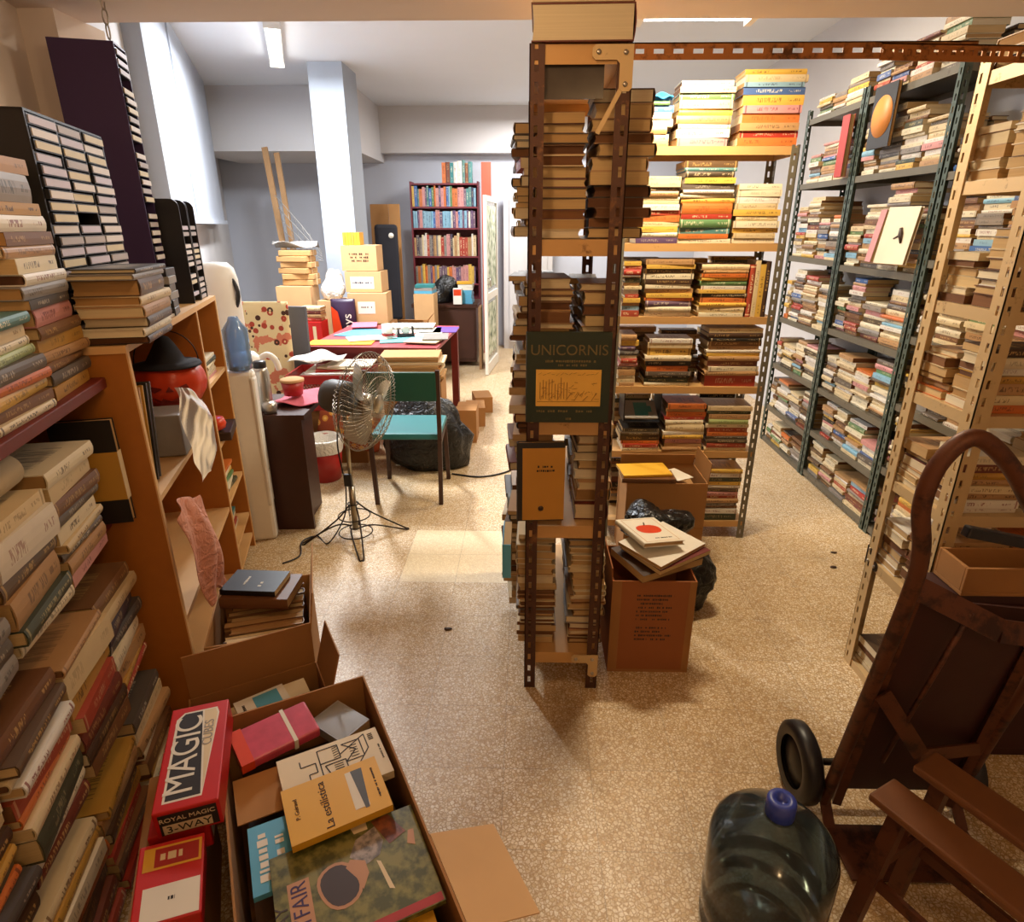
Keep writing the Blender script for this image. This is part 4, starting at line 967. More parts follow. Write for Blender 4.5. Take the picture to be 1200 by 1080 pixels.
poly([(-.03, .01), (.01, .02), (.01, -.03), (-.03, -.03), (-.03, .01)]); poly([(-.02, .06), (.0, .06), (.0, .04), (.03, .04), (.03, .075), (.05, .075)])
poly([(.03, -.02), (.07, -.09)]); poly([(-.04, -.04), (.02, -.09), (.07, -.09)]); poly([(-.05, .03), (.04, .03)]); poly([(-.06, .055), (-.03, .055), (-.03, .03)])
for k in range(5): poly([(.025+.008*k, -.005), (.028+.008*k, -.018)], .0018); poly([(.01+.009*k, -.045), (.01+.009*k, -.065)], .0018); poly([(-.026+.007*k, -.0), (-.026+.007*k, -.022)], .0018)
for k in range(4): poly([(.045+.006*k, -.098), (.045+.006*k, -.11)], .003)
e.build('line_drawing', M['ink'], tbk); marks(tbk, M['ink'], -.03, .02, -.115, .005, z-.0003, 8)
bbk = flatbook('light blue picture book with white lettering under the yellow paperback', .17, .285, .014, M['ltblue'], (-.452, .985, .318), TOPL-.02)
marks(bbk, M['paper'], -.06, .06, .115, .022, .0146, 2, 'title_lettering'); marks(bbk, M['paper'], -.06, .05, .08, .02, .0146, 3, 'title_lettering')
e = MB()
for a_, b_ in (((-.08, -.02), (-.02, -.08)), ((-.08, -.05), (-.03, -.09)), ((-.07, .02), (-.06, -.1)), ((-.03, -.02), (-.05, -.1))): e.bar((a_[0], a_[1], .0147), (b_[0], b_[1], .0147), .008, .0006)
e.build('white_streaks', M['paper'], bbk); MB().add([(-.085, .0, .0144), (-.03, -.03, .0144), (-.04, -.07, .0144), (-.084, -.06, .0144)], [(0, 1, 2, 3)]).build('red_shape', M['orangefire'], bbk)
mf = flatbook('large olive magazine MAYFAIR with a painted head on the cover in the long carton', .24, .31, .012, M['olive'], (-.342, .878, .336), TOPL-.02, name='magazine', cat='magazine')
def mott(name, a, b, sc):
    m = bpy.data.materials.new(name); t = NT(m); co = t.n('TexCoord').outputs['Object']; n_ = t.n('TexNoise', Scale=sc, Detail=5., Vector=co)
    t.bsdf(t.mix(t.n('MapRange', **{'Value': n_.outputs[0], 'From Min': .4, 'From Max': .6}).outputs[0], lin(a), lin(b)), .4); return m
mf.children[0].data.materials[0] = mott('olive_painted_cover', '4a4a1c', '80783a', 40)
MB().box((-.118, .085, .0122), (.045, .128, .0126)).build('title_field', M['flesh'], mf); text('MAYFAIR', .044, M['purple'], mf, (-.035, .106, .0128), sx=.86)
text('MAY', .035, M['dkbrown'], mf, (-.03, .142, .0124))
MB().add(blob(-.0, .03, .052, .045, .0126, rot=.3), [tuple(range(20))]).build('hat_outline', M['flesh'], mf)
MB().add(blob(-.0, .03, .045, .038, .0129, rot=.3), [tuple(range(20))]).build('hair_print', M['dkbrown'], mf)
MB().add([(-.03, -.012, .0131), (.0, -.03, .0131), (.03, -.028, .0131), (.045, .0, .0131), (.03, .012, .0131), (.0, -.004, .0131)], [(0, 1, 2, 3, 4, 5)]).build('face_print', M['flesh'], mf)
MB().add([(.02, -.03, .0127), (.05, .0, .0127), (.085, -.02, .0127), (.1, -.065, .0127), (.06, -.075, .0127), (.03, -.06, .0127)], [(0, 1, 2, 3, 4, 5)]).build('scarf_print', mott('grey_painted', '6a625c', 'a89a90', 60), mf)
MB().add([(.045, -.085, .0127), (.115, -.06, .0127), (.118, -.1, .0127), (.06, -.125, .0127)], [(0, 1, 2, 3)]).build('brown_print', mott('brown_painted', '5a2a14', '8a4a26', 50), mf)
MB().add([(.1, -.02, .0127), (.118, -.015, .0127), (.118, -.05, .0127), (.1, -.05, .0127)], [(0, 1, 2, 3)]).build('pale_print', M['cream'], mf)
MB().add([(.03, -.12, .0128), (.06, -.13, .0128), (.058, -.142, .0128), (.02, -.135, .0128)], [(0, 1, 2, 3)]).build('skin_print', M['flesh'], mf)
MB().add([(-.05, -.06, .0127), (.02, -.05, .0127), (.015, -.058, .0127), (-.055, -.07, .0127)], [(0, 1, 2, 3)]).build('pale_streak', M['cream'], mf)
MB().box((-.118, -.152, .0122), (-.1, .06, .0125)).build('red_stripe', M['redplastic'], mf)
mf2 = flatbook('yellow magazine corner showing beneath the olive magazine in the carton', .2, .28, .01, M['yellow'], A_(.02, -.245, .312), TOPL-.05, name='magazine', cat='magazine')
# cardboard divider laid in the carton
dv = MB().box((-.178, 0, 0), (.172, .12, .004)).build('cardboard_sheet', M['card']); dv.location = A_(.0, .1, .302); dv.rotation_euler = Euler((math.radians(9), 0, RA)); tag(dv, 'torn brown cardboard sheet across the long open carton', 'cardboard')
rw = thing('wrapped_book', 'pink and red gift-wrapped book tied with ribbon in the long carton', 'book', A_(-.065, .297, .338), Euler((math.radians(8), 0, RA+.2)))
MB().box((-.1, -.056, 0), (.1, .056, .03)).build('wrapping', mat('pink_wrap', 'c2485e', .3, var=.3, scale=30), rw, bevel=.006); MB().box((.03, -.058, -.001), (.04, .058, .031)).build('ribbon', M['paper'], rw)
MB().box((-.101, -.057, .002), (-.07, .057, .0305)).build('orange_end', M['orangefire'], rw)
ww = flatbook('small silver-wrapped book at the far corner of the long carton', .1, .13, .028, M['greyprint'], A_(.1, .3, .3), RA+.5)
MB().box((-.047, -.06, .0282), (.047, .06, .0284)).build('clear_wrap', M['film'], ww)
for k, (cx_, cy_, c, rz) in enumerate(((-.08, .01, 'cream', .2), (.06, .015, 'ivory', .1), (.0, -.015, 'white', .18))):
    q = (-.758+math.cos(RA)*cx_-math.sin(RA)*cy_, 1.425+math.sin(RA)*cx_+math.cos(RA)*cy_, .255+.022*k)
    b_ = flatbook(f'{("cream booklet deepest", "ivory picture booklet", "white card topmost")[k]} in the small carton with a raised flap', .1, .14, .012, COV_PLAIN[c], q, RA+HALF+rz)
    marks(b_, M['ink'], -.03, .03, .05, .008, .0125, k+20)
MB().box((-.04, -.05, .0122), (.04, .02, .0126)).build('picture', M['ltblue'], b_)
cB = carton('small carton with its far flap standing up beside the long carton', (-.772, 1.435, 0), RA+.02, .37, .2, .3, M['cardd'], (('n', -4, .155), ('e', 15, .15)))
marks([o for o in cB.children if o.name.startswith('flap')][0], M['ink'], -.05, .03, .0, .012, .08, 9).rotation_euler = (HALF, 0, 0)
q = A_(0, 0); stack((-.772+.078*math.sin(RA+.02), 1.435-.078*math.cos(RA+.02), .006), RA+.02, .24, pal=OLD, L=(.28, .3), jit=(.005, .002, 1), W=(.13, .14), T=(.02, .04), mass=True)
cC = carton('open carton of brown volumes with a black-covered book on top by the orange case', (-.93, 1.86, 0), math.radians(18), .33, .38, .33, M['card'], (('e', 8, .14),))
GC = 'brown volumes in the floor carton'
q = Matrix.Translation((-.93, 1.86, 0)) @ Matrix.Rotation(math.radians(18), 4, 'Z')
row_upright(tuple(q @ Vector((.135, -.16, .012))), math.radians(108), .31, cols=['brown', 'dark brown', 'tan', 'brown', 'dark brown', 'brown', 'tan', 'dark brown', 'brown'], Hh=(.28, .3), W=(.24, .26), T=(.028, .036), where='the brown row in the open floor carton', group=GC)
kb = flatbook('black-covered book with white emblems lying on the brown volumes', .14, .2, .02, M['black'], tuple(q @ Vector((-.02, .08, .378))), math.radians(18)+HALF-.35)
marks(kb, M['paper'], -.03, .03, .03, .01, .0206, 31); marks(kb, M['paper'], -.04, -.01, -.03, .014, .0206, 33)
kb2 = flatbook('reddish thick book lying beneath the black-covered book in the floor carton', .17, .24, .04, COV_PLAIN['brown'], tuple(q @ Vector((-.0, .07, .336))), math.radians(18)+HALF-.3, hard=True)
# red boxes
dk = carton('dark low carton standing between the red bookcase and the long carton', (-.79, .975, 0), math.radians(24), .12, .44, .3, M['cardd'], open_=False)
def redbox(label, loc, rot, w, d, h, name='printed_box'):
    r = thing(name, label, 'box', loc, rot, 'red printed boxes'); MB().box((-w/2, -d/2, 0), (w/2, d/2, h)).build('box_body', M['redbox'], r, bevel=.003); return r
mb_ = redbox('red box lettered MAGIC lying on top beside the long carton', (-.765, 1.095, .385), Euler((math.radians(3), 0, math.radians(20))), .13, .3, .075)
def panelpoly(parent, name, m, pts, z): return MB().add([(x, y, z) for x, y in pts], [tuple(range(len(pts)))]).build(name, m, parent)
panelpoly(mb_, 'white_border', M['paper'], [(-.048, -.13), (.03, -.13), (.046, .11), (.04, .13), (-.034, .13), (-.05, .11)], .0752)
panelpoly(mb_, 'black_field', M['ink'], [(-.043, -.125), (.027, -.125), (.007, .125), (-.032, .125), (-.044, .108)], .0755)
panelpoly(mb_, 'cream_wedge', M['cream'], [(.03, -.11), (.042, .11), (.036, .126), (.011, .126)], .0755)
tx = text('MAGIC', .085, M['paper'], mb_, (-.017, .0, .0758), (0, 0, HALF), sx=.86)
text('CUBES', .03, M['greyprint'], mb_, (.027, .05, .0758), (0, 0, HALF), sx=.9)
panelpoly(mb_, 'front_label', M['ink'], [(-.06, 0), (.06, 0), (.06, .001), (-.06, .001)], .0)
fl = MB().box((-.055, -.1512, .008), (.058, -.1502, .066)).build('end_panel', M['ink'], mb_); MB().box((-.05, -.1518, .01), (.045, -.1512, .036)).build('end_label', M['cream'], fl)
text('ROYAL MAGIC', .0165, M['cream'], mb_, (.0, -.1516, .05), (HALF, 0, 0)); text('3-WAY', .026, M['ink'], mb_, (.0, -.1521, .022), (HALF, 0, 0), sx=1.1)
mb2 = redbox('second red box lettered MAGIC half hidden underneath the first', (-.79, 1.07, .307), math.radians(22), .12, .25, .07)
MB().box((.0602, -.11, .01), (.0606, .1, .06)).build('side_label', M['paper'], mb2); text('MAGIC', .055, M['ink'], mb2, (.061, -.01, .035), (HALF, 0, HALF), sx=.9)
rb = redbox('red and white printed box tilted below the MAGIC boxes', (-.705, .84, .32), Euler((math.radians(4), math.radians(6), math.radians(24))), .12, .17, .075)
MB().box((-.05, .025, .0752), (.055, .075, .0756)).build('orange_panel', M['yellow'], rb); MB().box((-.03, .03, .0757), (.05, .07, .076)).build('red_panel', M['redplastic'], rb)
MB().box((-.045, -.08, .0752), (.055, -.01, .0756)).build('white_panel', M['paper'], rb); marks(rb, M['ink'], .0, .012, -.04, .008, .0757, 3)
marks(rb, M['cream'], -.02, .02, .05, .02, .0761, 41, 'print_line')
# ------------------------------------------------------------------ beside the end rack
bx = carton('reddish printed carton with loose books on top beside the end rack', (.475, 2.085, 0), 0, .305, .27, .4, M['cardr'], (('w', 3, .05),))
for k in range(11): marks(bx, M['dkbrown'], -.06, .075-.02*(k % 3), 0, .009, 0, 60+k).location = (.0, 0, 0)
for k, o in enumerate([o for o in bx.children if o.name.startswith('print_line')]):
    o.rotation_euler = (HALF, 0, 0); o.location = (.0, -.1353, .34-.017*k-(.02 if k > 6 else 0))
MB().box((-.1526, -.1357, .0), (-.118, -.135, .4)).box((.128, -.1357, .0), (.1526, -.135, .4)).box((-.118, -.1357, .0), (.128, -.135, .012)).build('edge_print', M['cardd'], bx)
for (x, y, z, c, an, w, h, T, lab) in ((.50, 2.08, .416, 'dark brown', .5, .2, .28, .03, 'dark brown book lowest of the loose pile on the reddish carton'), (.535, 2.085, .449, 'dark red', .62, .2, .27, .018, 'dark red thin book in the loose pile on the reddish carton'),
                                  (.52, 2.09, .47, 'white', .72, .2, .27, .014, 'white wide book in the loose pile on the reddish carton')):
    flatbook(lab, w, h, T, COV_PLAIN[c], (x, y, z), an-HALF, (0, math.radians(5)))
ab = flatbook('white picture book with a red apple on the cover topping the reddish carton', .17, .22, .018, M['paper'], (.475, 2.12, .504), .35, (math.radians(-2), math.radians(5)), hard=True)
MB().add(blob(0, .005, .05, .042, .0184, 24, sk=.12), [tuple(range(24))]).build('apple_print', M['orangefire'], ab)
MB().bar((0, .04, .0186), (.012, .066, .0186), .005, .0006).build('stalk_print', M['dkbrown'], ab)
MB().box((-.07, -.1, .0182), (.07, -.098, .0185)).box((-.07, .098, .0182), (.07, .1, .0185)).box((-.07, -.1, .0182), (-.068, .1, .0185)).box((.068, -.1, .0182), (.07, .1, .0185)).build('frame_print', M['cardp'], ab)
marks(ab, M['ink'], -.02, .05, -.075, .007, .0186, 77)
def lump(name, label, cat, loc, rx, ry, rz, m, seed=1, amp=.12, sub=4, sq=1.0, group=None, flat=.0):
    bm = bmesh.new(); bmesh.ops.create_icosphere(bm, subdivisions=sub, radius=1); rr = random.Random(seed)
    ks = [(Vector((rr.gauss(0, 1), rr.gauss(0, 1), rr.gauss(0, 1))).normalized(), rr.uniform(2, 9), rr.uniform(0, 6)) for _ in range(14)]
    for v in bm.verts:
        p = v.co.copy(); d = sum(math.sin(p.dot(k)*f+ph)/(1+f*.3) for k, f, ph in ks)
        d2 = sum(1-abs(math.sin(p.dot(k)*(f*1.7+3)+ph*2)) for k, f, ph in ks[:8])/8-.36
        v.co = p*(1+amp*(d*.45+d2*.65))
        v.co.x *= rx; v.co.y *= ry; v.co.z = max(v.co.z, -.75)*rz+.75*rz
    me = bpy.data.meshes.new(name); bm.to_mesh(me); bm.free(); me.materials.append(m)
    for p in me.polygons: p.use_smooth = True
    o = bpy.data.objects.new(name, me); COL.objects.link(o); o.location = loc
    return tag(o, label, cat, group)
lump('garbage_bag', 'black plastic bag slumped behind the reddish carton', 'bag', (.66, 2.46, .001), .19, .15, .15, M['garbage'], 3, .28, 5)
lump('garbage_bag', 'smaller black plastic bag lying on the floor bag against the tan carton', 'bag', (.585, 2.58, .27), .15, .1, .085, M['garbage'], 9, .35, 5)
rc = carton('large tan carton in front of the centre rack carrying yellow papers', (.69, 2.905, 0), 0, .39, .27, .44, M['card'], (('e', 5, .1), ('n', -15, .06)))
MB().box((-.06, -.1357, .2), (.19, -.135, .203)).build('seam', M['cardd'], rc)
stack((.68, 2.8, .006), 0, .41, pal=OLD, L=(.32, .34), W=(.2, .22), T=(.03, .05), mass=True, jit=(.005, .002, 1))
yp = flatbook('yellow folder lying on the large tan carton', .16, .24, .012, M['yellow'], (.59, 2.87, .464), HALF+.1, (0, 0))
wp = MB().box((-.05, -.07, 0), (.05, .07, .003)).build('sheet_of_paper', M['paper']); wp.location = (.755, 2.88, .442); wp.rotation_euler = (0, 0, .5); tag(wp, 'white sheet of paper beside the yellow folder on the tan carton', 'paper')
bb2 = flatbook('brown book peeking from under the yellow folder on the tan carton', .12, .26, .02, COV_PLAIN['brown'], (.6, 2.83, .442), HALF)

# ------------------------------------------------------------------ water bottle
jug = thing('water_bottle', 'big empty clear water bottle with a blue cap standing on the floor', 'bottle', (.566, 1.012, 0), 0)
pr_ = [(.0, .02), (.09, .012), (.122, .0), (.134, .02), (.136, .06), (.131, .075), (.136, .09), (.137, .14), (.134, .155), (.137, .17), (.138, .24), (.1375, .295), (.133, .315), (.122, .33), (.09, .353), (.055, .374), (.034, .386), (.028, .393), (.027, .405)]
MB().lathe(pr_, 48, cap0=False, cap1=False).build('bottle_body', M['pet'], jug)
MB().lathe([(.0285, .392), (.031, .394), (.031, .432), (.028, .437), (.013, .437), (.012, .425), (0, .425)], 24, cap0=False, cap1=False).build('cap', M['blueplastic'], jug)
MB().tube([(.029*math.cos(a), .029*math.sin(a), .389) for a in [2*PI*k/20 for k in range(20)]], .003, 6, close=True).build('neck_ring', M['pet'], jug)

# ------------------------------------------------------------------ hand truck
ht = thing('hand_truck', 'rust-brown hand truck with a hooped tube handle leaning back against the pale rack', 'hand truck', (.9, 1.3, 0), 0)
def H_(p): return (p[0]-.9, p[1]-1.3, p[2])
def smooth(pts, n=6):
    P = [Vector(p) for p in pts]; out = []
    for i in range(len(P)-1):
        a, b, c, d = P[max(i-1, 0)], P[i], P[i+1], P[min(i+2, len(P)-1)]
        for k in range(n):
            t = k/n; out.append(.5*((2*b)+(c-a)*t+(2*a-5*b+4*c-d)*t*t+(-a+3*b-3*c+d)*t**3))
    return out+[P[-1]]
hoop = smooth([(.868, 1.34, .06), (.84, 1.24, .45), (.806, 1.13, .87), (.785, 1.10, 1.0), (.757, 1.09, 1.10), (.765, 1.085, 1.19), (.81, 1.08, 1.243), (.88, 1.08, 1.20), (.965, 1.09, 1.10), (1.08, 1.12, .95), (1.2, 1.2, .72), (1.24, 1.3, .35), (1.25, 1.36, .06)])
MB().tube([H_(p) for p in hoop], .0165, 12).build('hooped_frame', M['rust'], ht)
MB().bar(H_((.90, 1.335, .06)), H_((.835, 1.15, .9)), .022).build('side_rail', M['rust'], ht); MB().bar(H_((1.215, 1.335, .06)), H_((1.13, 1.15, .9)), .022).build('side_rail', M['rust'], ht)
MB().bar(H_((.82, 1.135, .895)), H_((1.01, 1.12, .80)), .006, .05, up=(0, .3, 1)).bar(H_((1.01, 1.12, .80)), H_((1.17, 1.15, .76)), .006, .05, up=(0, .3, 1)).build('cross_strap', M['rust'], ht)
MB().bar(H_((.855, 1.2, .56)), H_((1.0, 1.215, .36)), .006, .04).bar(H_((1.0, 1.215, .36)), H_((1.2, 1.27, .33)), .006, .04).build('cross_strap', M['rust'], ht)
MB().tube([H_((.94, 1.125, .84)), H_((.935, 1.25, .3))], .006, 8).build('brace_rod', M['rust'], ht)
MB().bar(H_((.86, 1.1, 1.045)), H_((1.06, 1.115, 1.0)), .02, .022).build('grip_bar', M['black'], ht, bevel=.003)
MB().tube([H_((.86, 1.42, .118)), H_((1.26, 1.42, .118))], .01, 8).build('axle', M['blackm'], ht)
bp = [Vector(H_(p)) for p in ((.885, 1.352, .09), (1.225, 1.352, .09), (1.14, 1.165, .82), (.84, 1.165, .85))]; bo_ = Vector((0, .006, 0))
MB().add(bp+[p+bo_ for p in bp], [(0, 1, 2, 3), (7, 6, 5, 4), (0, 4, 5, 1), (1, 5, 6, 2), (2, 6, 7, 3), (3, 7, 4, 0)]).build('back_sheet', M['cupb'], ht)
for x in (.82, 1.27):
    wv = thing('wheel', '', 'x'); 
    for k_ in ('label', 'category'): del wv[k_]
    wv.parent = ht; wv.location = H_((x, 1.42, .118)); wv.rotation_euler = (0, HALF, 0)
    MB().lathe([(.075, -.024), (.1, -.028), (.115, -.018), (.117, 0), (.115, .018), (.1, .028), (.075, .024)], 28, cap0=False, cap1=False).build('tyre', M['black'], wv)
    MB().lathe([(.012, -.02), (.074, -.012), (.074, .012), (.012, .02)], 20).build('wheel_hub', M['black'], wv)
MB().box(H_((.86, 1.14, .006)), H_((1.25, 1.3, .013))).bar(H_((.87, 1.34, .06)), H_((.87, 1.29, .01)), .03, .006).bar(H_((1.24, 1.34, .06)), H_((1.24, 1.29, .01)), .03, .006).build('toe_plate', M['rust'], ht)
# dark red cupboard behind, with a tan crate on it
cab = thing('cupboard', 'dark red wooden cupboard in the shade behind the hand truck', 'cupboard', (1.2, 1.56, 0), 0)
MB().box((0, .012, 0), (.9, .14, .6)).build('cupboard_body', M['cupb'], cab, bevel=.004)
for x in (.01, .455): d_ = MB().box((x, 0, .04), (x+.435, .012, .57)).build('door', M['cupb'], cab, bevel=.003); MB().lathe([(.008, 0), (.014, .012), (.012, .02)], 12, M=Matrix.Translation((x+(.4 if x < .1 else .035), -.001, .45)) @ Matrix.Rotation(HALF, 4, 'X')).build('knob', M['blackm'], d_)
tc = thing('crate', 'tan wooden crate on the dark red cupboard', 'crate', (1.26, 1.562, .602), 0)
MB().box((0, 0, 0), (.36, .13, .012)).box((0, 0, .012), (.36, .01, .09)).box((0, .12, .012), (.36, .13, .09)).box((0, .01, .012), (.01, .12, .09)).box((.35, .01, .012), (.36, .12, .09)).build('crate_body', M['cardd'], tc, bevel=.002)
# slatted wooden bench near the camera
wb = thing('wooden_stool', 'brown slatted wooden stool with crossed rails in the dark beside the hand truck', 'stool', (.99, .9, 0), math.radians(-61))
for y in (-.105, .055): MB().box((-.22, y-.045, .43), (.3, y+.045, .45)).build('seat_slat', M['stool'], wb, bevel=.006)
for x in (-.17, .25):
    for y in (-.1, .05): MB().bar((x, y, .43), (x+(.03 if x > 0 else -.03), y*1.25, 0), .032).build('leg', M['rust'], wb)
for y in (-.11, .058): MB().bar((-.18, y, .2), (.26, y, .2), .012, .028).build('rail', M['rust'], wb)
for x in (-.18, .26): MB().bar((x, -.115, .25), (x, .06, .25), .012, .028).build('rail', M['rust'], wb)

# ------------------------------------------------------------------ pedestal fan
fn = thing('pedestal_fan', 'metal pedestal fan on a wire tripod base facing the centre rack', 'fan', (-.925, 3.03, 0), 0)
base = MB()
for k in range(4):
    a = math.radians(20+90*k); d = Vector((math.cos(a), math.sin(a), 0)); n_ = Vector((-d.y, d.x, 0))
    pts = [d*.02+n_*.012+Vector((0, 0, .2)), d*.1+n_*.02+Vector((0, 0, .12)), d*.27+n_*.012+Vector((0, 0, .006)), d*.285+Vector((0, 0, .005)), d*.27-n_*.012+Vector((0, 0, .006)), d*.1-n_*.03+Vector((0, 0, .07)), d*.02-n_*.02+Vector((0, 0, .06))]
    MB().tube(smooth(pts, 4), .0045, 7).build('wire_leg', M['blackm'], fn)
for z, r_ in ((.2, .028), (.13, .085), (.06, .03), (.03, .09)):
    MB().tube([(r_*math.cos(a), r_*math.sin(a), z) for a in [2*PI*k/24 for k in range(24)]], .0035, 6, close=True).build('wire_ring', M['blackm'], fn)
MB().tube([(0, 0, .045), (0, 0, .3)], .017, 14).build('lower_pole', M['chrome'], fn); MB().tube([(0, 0, .28), (.0, 0, .72)], .011, 12).build('upper_pole', M['chrome'], fn)
FD = Vector((.95, -.30, -.08)).normalized(); FC = Vector((.125, -.03, .775))
fx = FD.cross(Vector((0, 0, 1))).normalized(); fy = fx.cross(FD)
hd = bpy.data.objects.new('fan_head', None); COL.objects.link(hd); hd.parent = fn; hd.matrix_local = frame3(fx, fy, FD, FC) if frame3(fx, fy, FD, FC).determinant() > 0 else frame3(-fx, fy, FD, FC)
RF = .25
gm = M['chrome']
for nm, zs in (('front_guard', 1), ('rear_guard', -1)):
    g = MB()
    for k in range(60):
        a = 2*PI*k/60; pts = []
        for j in range(9):
            t_ = j/8; r_ = .045+(RF-.045)*t_; z = zs*(.012+.058*math.sqrt(max(0, 1-t_**3)))
            aa = a+.35*(1-t_)*zs
            pts.append((r_*math.cos(aa), r_*math.sin(aa), z))
        g.tube(pts, .0014, 4, caps=False)
    for r_, z in ((RF, 0), (RF*.8, zs*.052), (RF*.55, zs*.066)):
        g.tube([(r_*math.cos(2*PI*k/48), r_*math.sin(2*PI*k/48), z) for k in range(48)], .003 if r_ == RF else .0018, 6, close=True)
    g.build(nm, gm, hd)
MB().lathe([(.0, .076), (.045, .074), (.05, .07)], 28, cap0=False).build('badge', M['chrome'], hd)
bl_ = MB()
for k in range(3):
    a0 = 2*PI*k/3
    def bf(u, v, a0=a0):
        r_ = .04+.175*v; w_ = (.35+.5*math.sin(PI*min(1, .25+.75*v))); a = a0+(u-.5)*w_*1.6
        return (r_*math.cos(a), r_*math.sin(a), (u-.5)*.05)
    bl_.grid(bf, 6, 8)
bl_.lathe([(.04, -.025), (.045, .0), (.04, .03)], 20)
bl_.build('blade', M['steel'], hd)
mo = MB().lathe([(.05, -.24), (.075, -.23), (.085, -.2), (.088, -.12), (.08, -.075)], 28).build('motor_housing', M['hand'], hd, bevel=0)
MB().tube([(0, 0, .70), (.0, 0, .72), FC+FD*-.13+Vector((0, 0, -.07))], .02, 12).build('neck', M['hand'], fn)
MB().box((-.03, -.03, .31), (.012, -.014, .38)).build('control_box', M['black'], fn, bevel=.004)
MB().tube(smooth([(-.02, -.02, .7), (-.045, -.02, .55), (-.03, -.025, .38)]), .004, 6).build('cord', M['black'], fn)
MB().tube(smooth([(-.02, -.03, .31), (-.035, -.06, .15), (-.125, -.1, .01), (-.215, -.01, .006), (-.275, -.08, .006), (-.235, -.23, .006), (-.295, -.31, .006)]), .004, 6).build('trailing_cord', M['black'], fn)

# ------------------------------------------------------------------ teal chair
chr_ = thing('chair', 'teal vinyl chair with dark brown legs, its back to the aisle', 'chair', (-.71, 3.66, 0), math.radians(1))
MB().box((-.205, -.2, .415), (.205, .2, .455)).build('seat', M['teal'], chr_, bevel=.012)
MB().box((-.2, -.235, .66), (.2, -.212, .83)).build('backrest', mat('dark_teal_vinyl', '0f4a3a', .5), chr_, bevel=.008)
for sx in (-1, 1):
    MB().bar((sx*.195, -.2, 0), (sx*.205, -.215, .42), .025).bar((sx*.205, -.215, .42), (sx*.208, -.224, .84), .025, .018).build('leg', M['darkwood'], chr_)
    MB().bar((sx*.2, .215, 0), (sx*.19, .18, .415), .025).build('leg', M['darkwood'], chr_)
    MB().bar((sx*.2, -.2, .39), (sx*.19, .18, .39), .018, .03).build('seat_rail', M['darkwood'], chr_)
lump('garbage_bag', 'black plastic bag filled on the floor under the red table behind the teal chair', 'bag', (-.66, 4.1, .001), .3, .15, .3, M['garbage'], 12, .2)
cbl = MB().tube(smooth([(-.5, 3.95, .006), (-.3, 3.9, .006), (-.12, 4.0, .006), (.0, 4.2, .006)]), .006, 6).build('floor_cable', M['black']); tag(cbl, 'black cable curving across the floor from the teal chair to the racks', 'cable')

# ------------------------------------------------------------------ red table with papers
tbl = thing('table', 'red-topped table strewn with papers behind the teal chair', 'table', (-1.12, 5.2, 0), math.radians(-3))
MB().box((-.53, -.55, .715), (.48, .58, .745)).build('table_top', mat('red_table_top', 'a8444a', .45), tbl, bevel=.004)
MB().box((-.53, -.555, .70), (.48, -.55, .746)).build('front_edge', M['redwood'], tbl)
for x in (-.49, .44):
    for y in (-.5, .53): MB().box((x-.03, y-.03, 0), (x+.03, y+.03, .715)).build('leg', M['redwood'], tbl)
MB().box((-.46, -.515, .6), (.41, -.5, .7)).build('apron', M['redwood'], tbl)
def sheet(label, loc, w, h, m, rz, T=.004, name='paper_sheet', cat='paper', group=None):
    o = MB().box((-w/2, -h/2, 0), (w/2, h/2, T)).build(name, m); o.location = loc; o.rotation_euler = (0, 0, rz); return tag(o, label, cat, group)
sheet('turquoise folder lying flat on the red table', (-1.38, 5.3, .747), .34, .4, M['ltblue'], -.3, .006, 'folder', 'folder')
sheet('yellow-edged board at the near corner of the red table', (-1.44, 4.83, .747), .5, .22, M['yellow'], .05, .006, 'board', 'board')
sheet('pale turquoise folder by the white mug on the red table', (-.99, 4.95, .747), .34, .24, mat('pale_turquoise', '6fb9c0', .5), .2, .008, 'folder', 'folder')
sheet('white sheet by the far edge of the red table', (-.95, 5.45, .747), .42, .3, M['paper'], .1)
sheet('white paper lying over the purple sheet on the red table', (-.83, 5.2, .747), .2, .32, M['paper'], -.1)
sheet('purple sheet near the far corner of the red table', (-.7, 5.5, .747), .2, .3, mat('violet_print', '6a4aa8', .5), .0)
GP = 'brown envelopes stacked at the front of the red table'
for k in range(9):
    sheet(f'brown paper envelope, {ORD[k]} from bottom of the pile fronting the red table', (-.81+R.uniform(-.02, .02), 4.44+R.uniform(-.02, .02), .56+k*.0205), .42, .28, M['wrap'] if k % 3 else M['cream'], R.uniform(-.06, .06), .018, 'envelope', 'envelope', GP)
shelfb = carton('carton under the brown envelopes in front of the red table', (-.81, 4.45, 0), 0, .42, .28, .55, M['card'], open_=False)
for k, (x, y, w_, h_, mm, rz, lab) in enumerate(((-1.28, 4.98, .3, .22, M['paper'], .4, 'white letter lying askew by the yellow board on the red table'), (-.8, 4.85, .26, .2, M['cream'], -.15, 'cream booklet at the near right corner of the red table'),
        (-1.02, 5.62, .4, .28, M['paper'], .05, 'wide white sheet at the back of the red table'), (-1.45, 5.62, .22, .3, M['pinkcloth'], .2, 'pink sheet at the back corner of the red table'), (-.72, 4.98, .2, .3, M['greyprint'], .1, 'grey printed sheet at the table edge above the chair'))):
    sheet(lab, (x, y, .756+.004*k), w_, h_, mm, rz, .006)
mug = thing('mug', 'white mug with small red prints on the red table', 'mug', (-1.11, 5.0, .747))
MB().lathe([(.035, 0), (.04, .005), (.045, .12), (.042, .12), (.038, .01), (0, .008)], 24, cap1=False).build('cup', M['white'], mug); MB().tube([(.043+.03*math.sin(a), 0, .06+.035*math.cos(a)) for a in [PI*k/10 for k in range(11)]], .006, 8).build('handle', M['white'], mug)
MB().lathe([(.0462, .03), (.0466, .05)], 24, cap0=False, cap1=False).build('red_print', M['redplastic'], mug)
